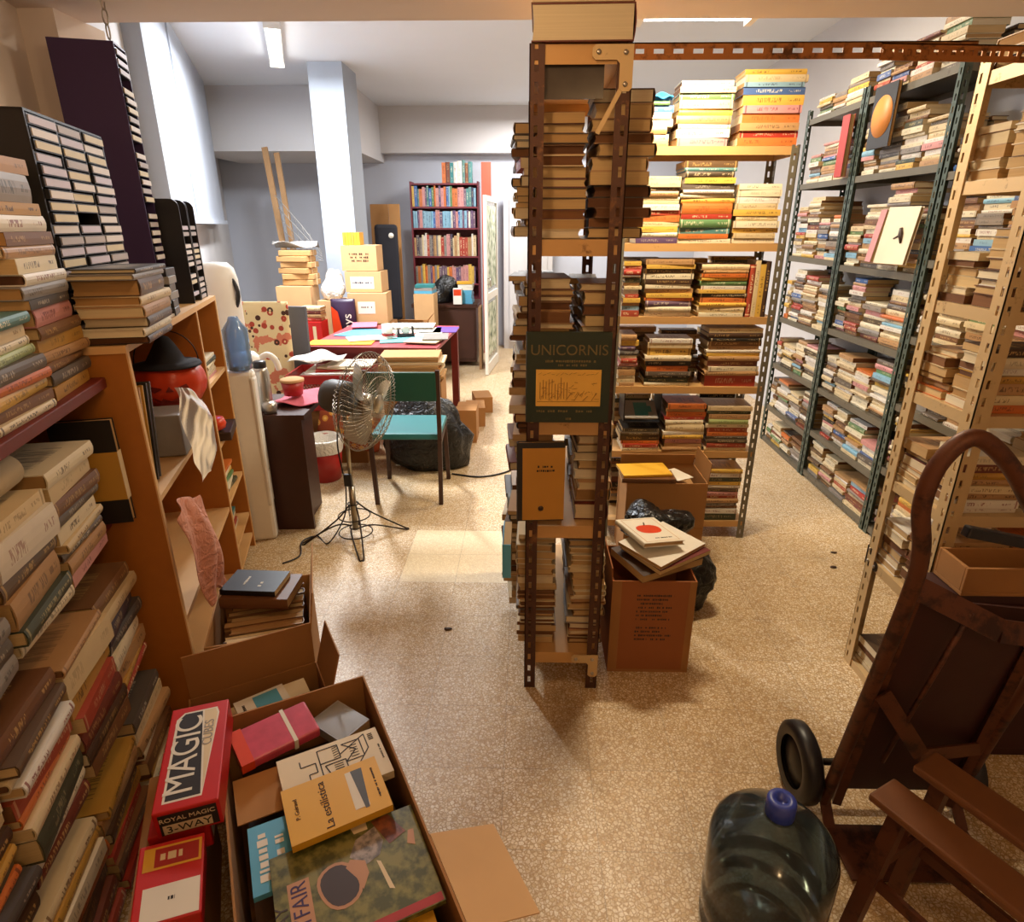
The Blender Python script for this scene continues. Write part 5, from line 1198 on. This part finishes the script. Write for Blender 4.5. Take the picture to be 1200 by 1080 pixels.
tp = thing('tape_dispenser', 'black tape dispenser beside the white mug on the red table', 'tape dispenser', (-.98, 5.08, .747), .3)
MB().box((-.07, -.025, 0), (.07, .025, .03)).box((-.065, -.025, .03), (-.05, .025, .07)).box((.05, -.025, .03), (.065, .025, .09)).build('dispenser_body', M['black'], tp, bevel=.004); MB().lathe([(.018, -.01), (.035, -.01), (.035, .01), (.018, .01)], 20, M=Matrix.Translation((0, 0, .065)) @ Matrix.Rotation(HALF, 4, 'X')).build('tape_roll', M['white'], tp)
# red crate with papers
kr = thing('plastic_crate', 'red lattice plastic crate of papers in front of the red table', 'crate', (-1.36, 4.3, .40), math.radians(2))
b = MB(); cw, cdp, chh = .55, .36, .25
b.box((-cw/2, -cdp/2, 0), (cw/2, cdp/2, .008))
for sy in (-1, 1):
    y = sy*cdp/2
    b.box((-cw/2, y-.006, .008), (cw/2, y+.006, .045)).box((-cw/2, y-.006, chh-.06), (cw/2, y+.006, chh)).box((-cw/2-.008, y-.012, chh-.015), (cw/2+.008, y+.012, chh))
    for k in range(3): x = -cw/2+k*(cw/2-.02); b.box((x, y-.006, .045), (x+.04, y+.006, chh-.06))
    n_ = 26
    for k in range(n_):
        x = -cw/2+.01+k*cw/n_
        for dx in (.07, -.07):
            if -cw/2 < x+dx < cw/2: b.bar((x, y, .045), (x+dx*1.6, y, chh-.06), .005, .004)
for sx in (-1, 1):
    x = sx*cw/2; b.box((x-.006, -cdp/2, .008), (x+.006, cdp/2, .05)).box((x-.006, -cdp/2, chh-.06), (x+.006, cdp/2, chh))
    for k in range(4): y = -cdp/2+.0+k*cdp/3.4; b.box((x-.006, y, .05), (x+.006, y+.03, chh-.06))
b.build('crate_body', M['redplastic'], kr); MB().box((-cw/2+.012, -cdp/2+.012, .01), (cw/2-.012, cdp/2-.012, .2)).build('paper_contents', M['paper'], kr)
for k in range(4): sheet(f'newspaper sheet in the red crate, {ORD[k]} of its pile', (-1.37+.05*k, 4.3+R.uniform(-.02, .02), .655+.012*k), .3, .24, (M['paper'], M['redplastic'], M['cream'], M['paper'])[k], R.uniform(-.3, .3), .01, 'newspaper', 'newspaper', 'newspapers in the red crate')
cb_ = MB().grid(lambda a, b: (-.17+.34*a, -.13+.26*b, .03+.05*math.sin(PI*a)*math.sin(PI*b)+.012*math.sin(9*a+4*b)), 12, 10).build('carrier_bag', M['carrier'], loc=(-1.46, 4.3, .703), solid=.003); tag(cb_, 'white carrier bag lying on top of the red crate', 'bag')
lb2 = carton('low carton holding up the red crate', (-1.35, 4.33, 0), 0, .44, .34, .39, M['cardd'], open_=False)
def flower_mat():
    m = bpy.data.materials.new('floral_cloth'); t = NT(m); co = t.n('TexCoord').outputs['Object']
    v = t.n('TexVoronoi', Scale=14., Vector=co); f = t.math('LESS_THAN', v.outputs['Distance'], .3); f2 = t.math('LESS_THAN', v.outputs['Distance'], .14)
    c = t.mix(f, lin('8a3a16'), lin('c8862e')); c = t.mix(f2, c, lin('d8b060')); t.bsdf(c, .9); return m
cu = MB().grid(lambda a, b: (-.22+.44*a, -.05*math.sin(PI*a)*math.sin(PI*b)-.0, -.1+.24*b), 12, 10).build('cushion', flower_mat(), loc=(-1.22, 4.065, .25), rot=(math.radians(-12), math.radians(8), 0), solid=.035, subsurf=1); tag(cu, 'brown floral cushion propped below the red crate', 'cushion')
# waste basket
wk = thing('waste_basket', 'red waste basket lined with a white plastic bag', 'waste basket', (-1.345, 3.87, 0))
MB().lathe([(.095, 0), (.1, .004), (.128, .28), (.124, .28), (.096, .008), (0, .008)], 32, cap1=False).build('basket_body', M['redplastic'], wk)
MB().lathe([(.128, .2), (.132, .25), (.134, .285), (.127, .295), (.118, .27), (.1, .1), (.03, .06)], 32, cap0=False, wob=lambda a, z: 1+.035*math.sin(5*a+z*20)).build('bag_liner', M['carrier'], wk)
gs = lump('sponge_cloth', 'green cloth lying on cartons beside the waste basket', 'cloth', (-1.57, 3.98, .335), .1, .08, .03, M['green'], 21, .2, 3)
gc = carton('low brown carton under the green cloth beside the waste basket', (-1.6, 4.0, 0), 0, .2, .2, .325, M['cardd'], open_=False)

# ------------------------------------------------------------------ desk end with thermos, dispenser
ds = thing('desk', 'dark brown desk end with pink cloth beside the white water dispenser', 'desk', (-1.44, 3.24, 0), math.radians(3))
MB().box((-.30, -.15, .645), (.27, .3, .672)).build('desk_top', M['brownpanel'], ds); MB().box((-.03, -.14, 0), (.25, -.115, .645)).build('end_panel', M['brownpanel'], ds); MB().box((-.28, -.115, 0), (.2, .22, .645)).build('desk_body', M['brownpanel'], ds)
pc = MB().grid(lambda a, b: (-.14+.28*a, -.17+.34*b, .006+.012*math.sin(8*a+3*b)*math.sin(5*b+2)+(.0 if a > .1 else 0)), 16, 16).build('pink_cloth', M['pinkcloth'], loc=(-1.25, 3.41, .687), solid=.004); tag(pc, 'crumpled pink cloth spread on the dark brown desk', 'cloth')
th = thing('thermos', 'steel thermos flask with black stopper on the desk beside the dispenser', 'thermos', (-1.40, 3.2, .674))
MB().lathe([(.04, 0), (.042, .01), (.042, .2), (.036, .215), (.034, .23)], 24).build('flask_body', M['steel'], th); MB().lathe([(.033, .23), (.033, .26), (.028, .265)], 20).build('stopper', M['black'], th)
cp = thing('flask_cup', 'small steel cup beside the thermos on the desk', 'cup', (-1.35, 3.14, .674)); MB().lathe([(.032, 0), (.038, .03), (.036, .055), (.02, .062)], 20).build('cup_body', M['steel'], cp)
rcup = thing('red_tub', 'red plastic tub with pale lid on the pink cloth', 'tub', (-1.30, 3.36, .717)); MB().lathe([(.05, 0), (.062, .075)], 24).build('tub_body', M['redplastic'], rcup); MB().lathe([(.065, .075), (.065, .088), (.055, .092)], 24).build('lid', M['cardp'], rcup)
wd_ = thing('water_dispenser', 'slim white water dispenser standing between the orange bookcase and the desk', 'water dispenser', LP(1.41, -.015, 0), A16)
MB().box((-.13, -.04, 0), (.125, .045, .93)).build('dispenser_body', M['offwhite'], wd_, bevel=.02)
MB().box((.1, -.046, .2), (.127, .046, .9)).build('front_panel', M['white'], wd_, bevel=.012)
stk = MB().add(blob(0, 0, .028, .045, 0, 20), [tuple(range(20))]).build('round_sticker', M['paper'], wd_); stk.matrix_local = frame3((0, 1, 0), (0, 0, 1), (1, 0, 0), (.1276, -.005, .4)); marks(wd_, M['ink'], -.02, .02, 0, .008, 0, 5).matrix_local = frame3((0, 1, 0), (0, 0, 1), (1, 0, 0), (.128, -.005, .4))
ub = thing('water_jug', 'blue-tinted jug and white spout standing on the slim white dispenser', 'jug', LP(1.41, .05, .932), A16)
MB().lathe([(.045, 0), (.06, .01), (.06, .09), (.057, .1), (.06, .11), (.06, .2), (.03, .24), (.022, .26)], 24).build('jug_body', M['bluejug'], ub)
sw = thing('kettle', 'white plastic kettle with a curved spout behind the blue-tinted jug', 'kettle', (-1.53, 3.36, .674), .3)
MB().lathe([(.08, 0), (.088, .02), (.085, .18), (.065, .25), (.04, .28)], 24).build('kettle_body', M['white'], sw); MB().tube(smooth([(.05, 0, .23), (.1, 0, .26), (.14, 0, .23), (.155, 0, .17)]), [.017]*18+[.013], 10).build('spout', M['white'], sw)
# patterned cloth over a panel
def retro_mat():
    m = bpy.data.materials.new('retro_print_cloth'); t = NT(m); co = t.n('TexCoord').outputs['Object']
    mp = t.n('Mapping', Vector=co); mp.inputs['Scale'].default_value = (1, .02, 1)
    v = t.n('TexVoronoi', Scale=17., Vector=mp.outputs[0]); d = v.outputs['Distance']
    s = t.n('SeparateColor', Color=v.outputs['Color'])
    ring = t.math('MULTIPLY', t.math('LESS_THAN', d, .36), t.math('GREATER_THAN', d, .13)); ring = t.math('MULTIPLY', ring, t.math('GREATER_THAN', s.outputs[0], .25))
    n2 = t.n('TexNoise', Scale=9., Detail=3., Vector=mp.outputs[0])
    blot = t.math('GREATER_THAN', n2.outputs[0], .57)
    c = t.mix(blot, lin('e0c896'), lin('cf7a5a')); c = t.mix(ring, c, t.mix(t.math('GREATER_THAN', s.outputs[1], .7), lin('4a2a1c'), lin('a8402c'))); t.bsdf(c, .9); return m
pcl = MB().grid(lambda a, b: (-.32+.64*a, .015*math.sin(6*a+2*b)-.1*(1-b)**3, -.55+1.1*b), 14, 14).build('draped_cloth', retro_mat(), loc=(-1.98, 4.4, .56), rot=(0, 0, math.radians(-6)), solid=.01); tag(pcl, 'beige cloth printed with records and radios draped on a panel by the wall', 'cloth')
pnl = MB().box((-.3, 0, 0), (.34, .03, 1.06)).build('grey_panel', mat('slate_board', '55565e', .6), bevel=.004); pnl.location = (-1.93, 4.52, .001); pnl.rotation_euler = (math.radians(-2), 0, math.radians(-6)); tag(pnl, 'grey board behind the draped retro-print cloth', 'board')
# ------------------------------------------------------------------ far end of the room
cabd = thing('cabinet', 'black low cabinet left of the cartons under the netted bundles', 'cabinet', (-2.32, 6.1, 0), math.radians(-4)); MB().box((-.3, -.2, 0), (.3, .3, .86)).build('cabinet_body', mat('black_cabinet', '26242c', .5), cabd, bevel=.005); MB().box((-.28, -.212, .05), (.28, -.2, .82)).build('door', mat('black_door', '2e2c34', .5), cabd)
cpt = carton('crumpled tan carton on the black low cabinet', (-2.19, 6.1, .865), .05, .32, .3, .2, M['cardp'], open_=False)
GBN = 'tied paper bundles beside the column'
for k in range(6):
    o = MB().box((-.15, -.1, 0), (.15, .1, .05)).build('paper_bundle', M['wrap'], bevel=.006); o.location = (-2.17+R.uniform(-.02, .02), 6.14+R.uniform(-.02, .02), 1.075+k*.053); o.rotation_euler = (0, 0, R.uniform(-.25, .25))
    MB().box((-.153, -.006, -.001), (.153, .006, .051)).build('string', M['cream'], o); tag(o, f'tied brown paper bundle, {ORD[k]} from the bottom beside the column', 'paper bundle', GBN)
pl_ = thing('folded_poster', 'crumpled grey and white poster lying on the tied paper bundles', 'poster', (-2.17, 6.14, 1.42), .2); MB().grid(lambda a, b: (-.2+.4*a, -.1+.2*b, .02+.03*math.sin(6*a+5*b)), 8, 6).build('poster_sheet', M['greyprint'], pl_, solid=.003)
GPL = 'raw planks leaning in the corner'
for k, (x0, y0, x1, y1, z1, w, lab) in enumerate(((-2.42, 6.75, -2.78, 7.25, 2.38, .06, 'raw plank leaning leftmost toward the beam in the far corner'), (-2.36, 6.8, -2.67, 7.28, 2.33, .055, 'shorter raw plank leaning beside another in the far corner'))):
    tag(MB().bar((x0, y0, .0), (x1, y1, z1), w, .025, up=(0, -1, 0)).build('plank', M['plank']), lab, 'plank', GPL)
nt = MB()
for k in range(5): nt.tube([(-2.6+.02*k, 6.9, 1.9-.12*k), (-2.3, 6.7, 1.62-.08*k), (-2.06, 6.55, 1.35-.02*k)], .004, 5)
for k in range(6): nt.tube([(-2.55+.085*k, 6.88-.05*k, 1.85-.08*k), (-2.5+.08*k, 6.85-.05*k, 1.38)], .003, 5)
tag(nt.build('netting', M['greyprint']), 'loose grey netting and straps hanging beside the leaning planks', 'netting')
scr = lump('carrier_bag', 'pale plastic bag slumped between the bundles and the stacked cartons', 'bag', (-1.83, 6.05, .95), .1, .1, .15, M['carrier'], 31, .25)
stl = carton('tan carton under the pale bag behind the red table', (-1.83, 6.08, .5), 0, .26, .3, .44, M['cardp'], open_=False); stl2 = carton('tall carton on the floor under the tan carton behind the red table', (-1.83, 6.08, 0), 0, .26, .3, .49, M['card'], open_=False)
GCT = 'cartons stacked behind the red table'
c1 = carton('lowest carton of the stack behind the red table', (-1.47, 6.1, 0), 0, .38, .3, .36, M['card'], open_=False, group=GCT)
c2 = carton('second carton of the stack behind the red table', (-1.47, 6.1, .37), 0, .38, .3, .36, M['card'], open_=False, group=GCT)
c3 = carton('square carton with a white label in the stack behind the red table', (-1.49, 6.06, .74), .05, .36, .3, .27, M['cardp'], open_=False, group=GCT)
MB().box((-.09, -.1515, .09), (.07, -.1505, .2)).build('label', M['paper'], c3); marks(c3, M['ink'], -.06, .04, 0, .014, 0, 3).matrix_local = frame3((1, 0, 0), (0, 0, 1), (0, -1, 0), (0, -.152, .15))
c4 = carton('wide carton with a handwritten white label in the stack behind the red table', (-1.52, 6.12, 1.02), -.02, .34, .28, .18, M['cardp'], open_=False, group=GCT)
MB().box((-.12, -.1415, .03), (.1, -.1405, .14)).build('label', M['paper'], c4); marks(c4, M['navy'], -.1, .08, 0, .02, 0, 4).matrix_local = frame3((1, 0, 0), (0, 0, 1), (0, -1, 0), (0, -.142, .085))
c5 = carton('topmost printed carton of the stack behind the red table', (-1.55, 6.13, 1.21), .0, .33, .26, .22, M['cardp'], open_=False, group=GCT)
for k in range(3): marks(c5, M['dkbrown'], -.09+.01*k, .09, 0, .018, 0, 50+k).matrix_local = frame3((1, 0, 0), (0, 0, 1), (0, -1, 0), (0, -.1315, .15-.03*k))
GY = 'yellow booklets on the topmost carton'
for k in range(6):
    o = MB().box((0, -.08, 0), (.024, .08, .11)).build('booklet', M['yellow'] if k % 3 else COV_PLAIN['mustard']); o.location = (-1.7+k*.0265, 6.13, 1.437); MB().box((.003, -.0795, .002), (.021, .0805, .1105)).build('page_block', PAGES, o); tag(o, f'yellow upright booklet, {"first" if k == 0 else ORD[k]} of the row on the topmost carton', 'booklet', GY)
# snack bag and red box by the cabinet
ly = thing('snack_bag', 'purple and orange snack bag lettered ays beside the stacked cartons', 'bag', (-1.72, 5.72, .747), 0)
ly.location = (-1.70, 5.875, .61); MB().grid(lambda a, b: (-.11+.22*a, -.04*math.sin(PI*a)*math.sin(PI*b), .36*b), 10, 10).build('bag_film', mat('purple_bag', '2c1634', .4), ly, solid=.03)
MB().add([(-.1, -.061, .02), (.0, -.068, .02), (-.04, -.064, .25), (-.1, -.058, .3)], [(0, 1, 2, 3)]).build('orange_print', M['orangefire'], ly); text('ays', .12, M['paper'], ly, (.05, -.075, .16), (HALF, -HALF, 0))
lyb = carton('carton on the floor under the snack bag', (-1.70, 5.875, 0), 0, .24, .08, .6, M['card'], open_=False)
rbk = redbox('red box with a pale stripe left of the snack bag', (-1.93, 5.68, .6), 0, .2, .2, .2); MB().box((.02, -.1015, .0), (.05, -.1005, .16)).build('stripe', M['cream'], rbk)
GRB = 'red-edged books on the red box'
for k in range(4):
    book(.2, .15, .03, ('red', 'tan', 'dark red', 'cream')[k], Matrix.Translation((-1.93, 5.6, .802+.031*k)) @ Matrix.Rotation(R.uniform(-.15, .15), 4, 'Z'), f'{("red", "tan", "dark red", "cream")[k]} book, {ORD[k]} of the pile on the red box by the snack bag', GRB)
rbs = carton('carton under the red box beside the black cabinet', (-1.93, 5.68, 0), 0, .2, .22, .595, M['cardd'], open_=False)
# office chair
of = thing('office_chair', 'narrow black high-backed office chair behind the stacked cartons', 'chair', (-1.60, 7.5, 0), .3)
MB().box((-.13, -.03, .55), (.13, .04, 1.62)).build('backrest', M['greyfab'], of, bevel=.05); MB().box((-.24, -.45, .44), (.24, .0, .53)).build('seat', M['greyfab'], of, bevel=.03); MB().tube([(0, -.2, .1), (0, -.2, .45)], .03, 12).build('gas_column', M['black'], of)
for k in range(5): MB().bar((0, -.2, .1), (.28*math.cos(k*1.257), -.2+.28*math.sin(k*1.257), .06), .04, .03).build('base_spoke', M['black'], of); MB().lathe([(.03, -.02), (.03, .02)], 14, M=Matrix.Translation((.28*math.cos(k*1.257), -.2+.28*math.sin(k*1.257), .031)) @ Matrix.Rotation(HALF, 4, 'X')).build('caster', M['black'], of)
MB().lathe([(.03, 0), (.03, .004)], 20, M=Matrix.Translation((.05, -.031, 1.5)) @ Matrix.Rotation(HALF, 4, 'X')).build('round_patch', M['paper'], of)
# cardboard sheets on the wall
for x, w_, lab in ((-1.79, .22, 'tall flattened cardboard sheet leaning on the back wall'), (-1.6, .13, 'narrow flattened cardboard sheet beside another on the back wall')):
    o = MB().box((-w_/2, 0, 0), (w_/2, .025, 1.85)).build('cardboard_sheet', M['card']); o.location = (x, 7.98 if w_ > .2 else 7.94, .002); o.rotation_euler = (math.radians(-3), 0, 0); tag(o, lab, 'cardboard')
# bookcase on the back wall
bc = thing('bookcase', 'red-brown bookcase of colourful books against the back wall', 'bookcase', (-1.46, 8.38, 0), 0)
redb = mat('maroon_board', '6e1f2a', .5)
BW = .86
for x in (0, BW-.02): MB().box((x, 0, 0), (x+.02, .26, 2.12 if x == 0 else 2.12)).build('side_panel', redb, bc)
MB().box((.02, .25, 0), (BW-.02, .26, 2.1)).build('back_panel', redb, bc)
BZ = (.06, .62, .9, 1.24, 1.58, 1.83, 2.1)
for z in BZ: MB().box((.02, 0, z-.02), (BW-.02, .25, z)).build('shelf', redb, bc)
PALB = {'yellow': 2, 'purple': 3, 'blue': 3, 'light blue': 3, 'pink': 3, 'orange': 2, 'white': 2, 'teal': 2, 'red': 2, 'navy': 1, 'green': 1}
for z, pal, hh in ((1.831, PALB, (.2, .24)), (1.581, {'purple': 3, 'blue': 3, 'light blue': 4, 'white': 2, 'pink': 1}, (.19, .21)), (1.241, {'cream': 3, 'tan': 2, 'grey': 2, 'pink': 2, 'red': 1, 'white': 2, 'navy': 1}, (.22, .28)), (.901, {'yellow': 1, 'orange': 1, 'grey': 1, 'pink': 2, 'purple': 2}, (.2, .24))):
    row_upright((-1.435, 8.385, z), 0, BW-.06, pal=pal, Hh=hh, T=(.018, .04), mass=True)
row_upright((-1.05, 8.385, 2.101), 0, .4, pal={'teal': 2, 'white': 2, 'dark red': 1, 'orange': 1}, Hh=(.22, .26), T=(.03, .06), mass=True)
rp = MB().box((-.06, 0, 0), (.06, .03, 2.33)).build('red_board', M['redpanel']); rp.location = (-.50, 8.33, .001); tag(rp, 'tall red board standing beside the back bookcase', 'board')
# dark desk in the back with things on it
dk2 = thing('desk', 'dark brown wooden desk by the white door at the back', 'desk', (-.93, 7.75, 0), 0)
MB().box((-.42, -.3, .7), (.36, .3, .74)).build('desk_top', M['darkwood'], dk2); MB().box((-.4, -.28, .06), (.34, .28, .7)).build('desk_body', M['darkwood'], dk2); MB().box((-.38, -.29, .1), (.32, -.28, .66)).build('front_panel', M['brownpanel'], dk2)
lump('garbage_bag', 'black plastic bag sitting on the dark desk in the back', 'bag', (-.98, 7.66, .742), .14, .12, .16, M['garbage'], 41, .25)
for k in range(7): sheet(f'light blue booklet, {ORD[k]} from the bottom of the pile on the back desk', (-.72+R.uniform(-.01, .01), 7.62, .742+.031*k), .17, .22, (M['ltblue'] if k < 5 else M['paper']), R.uniform(-.05, .05), .03, 'booklet', 'booklet', 'light blue booklets on the back desk')
sheet('yellow magazine topping the pile on the back desk', (-.73, 7.62, .965), .18, .2, M['yellow'], .1, .02, 'magazine', 'magazine')
sm = thing('medicine_box', 'small white and orange box on the back desk', 'box', (-.8, 7.47, .742)); MB().box((-.05, -.04, 0), (.05, .04, .18)).build('box_body', M['white'], sm, bevel=.003); MB().box((-.045, -.0412, .1), (.045, -.0402, .17)).build('orange_print', M['orangefire'], sm)
oc1 = carton('open tan carton in front of the dark desk at the back', (-1.17, 6.6, 0), 0, .26, .26, .66, M['card'], (('s', 60, .1), ('e', 40, .1))); oc2 = carton('carton of green and blue books by the black office chair', (-1.12, 7.1, .0), 0, .22, .3, .9, M['cardp'], open_=False)
for k in range(3): sheet(f'{("blue", "grey", "green")[k]} flat book, {ORD[k]} of the pile on the carton by the office chair', (-1.12, 7.1, .907+.031*k), .2, .22, (M['ltblue'], M['greyprint'], COV_PLAIN['teal'])[k], R.uniform(-.1, .1), .03, 'book', 'book')
wpl = MB().box((0, 0, 0), (.03, .3, .72)).build('wooden_board', M['plank']); wpl.location = (-.55, 7.3, .001); tag(wpl, 'wooden board leaning at the end of the back desk', 'board')
for k in range(3):
    carton(f'small brown carton, {("nearest", "middle", "farthest")[k]} of three on the floor beside the red table', (-.46+.03*k, 4.75+.42*k, 0), .1*k, .16, .26, (.26, .16, .14)[k], M['card'], open_=False, group='small cartons beside the red table')
# white glazed door standing open
dr_ = thing('glazed_door', 'open white glazed door hung with paper posters at the back', 'door', (-.44, 6.98, .005), math.radians(84))
MB().box((0, -.018, 0), (.06, .018, 1.9)).box((.74, -.018, 0), (.8, .018, 1.9)).box((.06, -.018, 0), (.74, .018, .12)).box((.06, -.018, 1.84), (.74, .018, 1.9)).box((.06, -.018, .82), (.74, .018, .9)).build('door_frame', M['offwhite'], dr_, bevel=.003)
MB().box((.06, -.004, .12), (.74, .004, .82)).box((.06, -.004, .9), (.74, .004, 1.84)).build('glass_pane', M['glass'], dr_)
def poster_mat():
    m = bpy.data.materials.new('poster_print'); t = NT(m); co = t.n('TexCoord').outputs['Object']
    n_ = t.n('TexNoise', Scale=11., Detail=5., Vector=co); r_ = t.n('ValToRGB', Fac=n_.outputs[0]); el = r_.color_ramp.elements
    el[0].position = .35; el[0].color = (*lin('4a5a44'), 1); el[1].position = .7; el[1].color = (*lin('e8e6dc'), 1); e_ = el.new(.5); e_.color = (*lin('b8bfa0'), 1); t.bsdf(r_.outputs[0], .6); return m
pm = poster_mat()
for z0, z1, x0, x1 in ((.95, 1.8, .1, .7), (.2, .78, .1, .68)): MB().box((x0, -.008, z0), (x1, -.0055, z1)).build('poster', pm, dr_); 
for z0, z1, x0, x1 in ((.95, 1.8, .1, .7), (.2, .78, .1, .68)): MB().box((x0, .0055, z0), (x1, .008, z1)).build('poster', pm, dr_)
MB().tube([(.03, -.05, .98), (.03, -.05, 1.08)], .008, 8).bar((.03, -.018, 1.0), (.03, -.05, 1.0), .01).bar((.03, -.018, 1.06), (.03, -.05, 1.06), .01).build('handle', M['steel'], dr_)
# small litter on the floor
for k, (x, y) in enumerate(((-.32, 2.2), (1.55, 2.75), (1.62, 2.9))):
    o = lump('paper_scrap', ('dark scrap lying on the floor near the end rack', 'thin dark scrap on the aisle floor by the side racks', 'second thin dark scrap on the aisle floor')[k], 'scrap', (x, y, .001), .016, .01, .004, M['dkbrown'], 50+k, .3, 2)

# ------------------------------------------------------------------ all the other books
mo_ = MASS.build('book_mass', [COV[k] for k in MCOL]+[PAGES, PAGEW, PAGED], uv=True)
tag(mo_, 'dense packed books filling the side racks, pale rack and rows behind', 'books', None, 'stuff')
bpy.context.view_layer.update()
print('BOOKS', NB[0], 'MASS', MASSN[0], 'OBJ', len(bpy.data.objects))
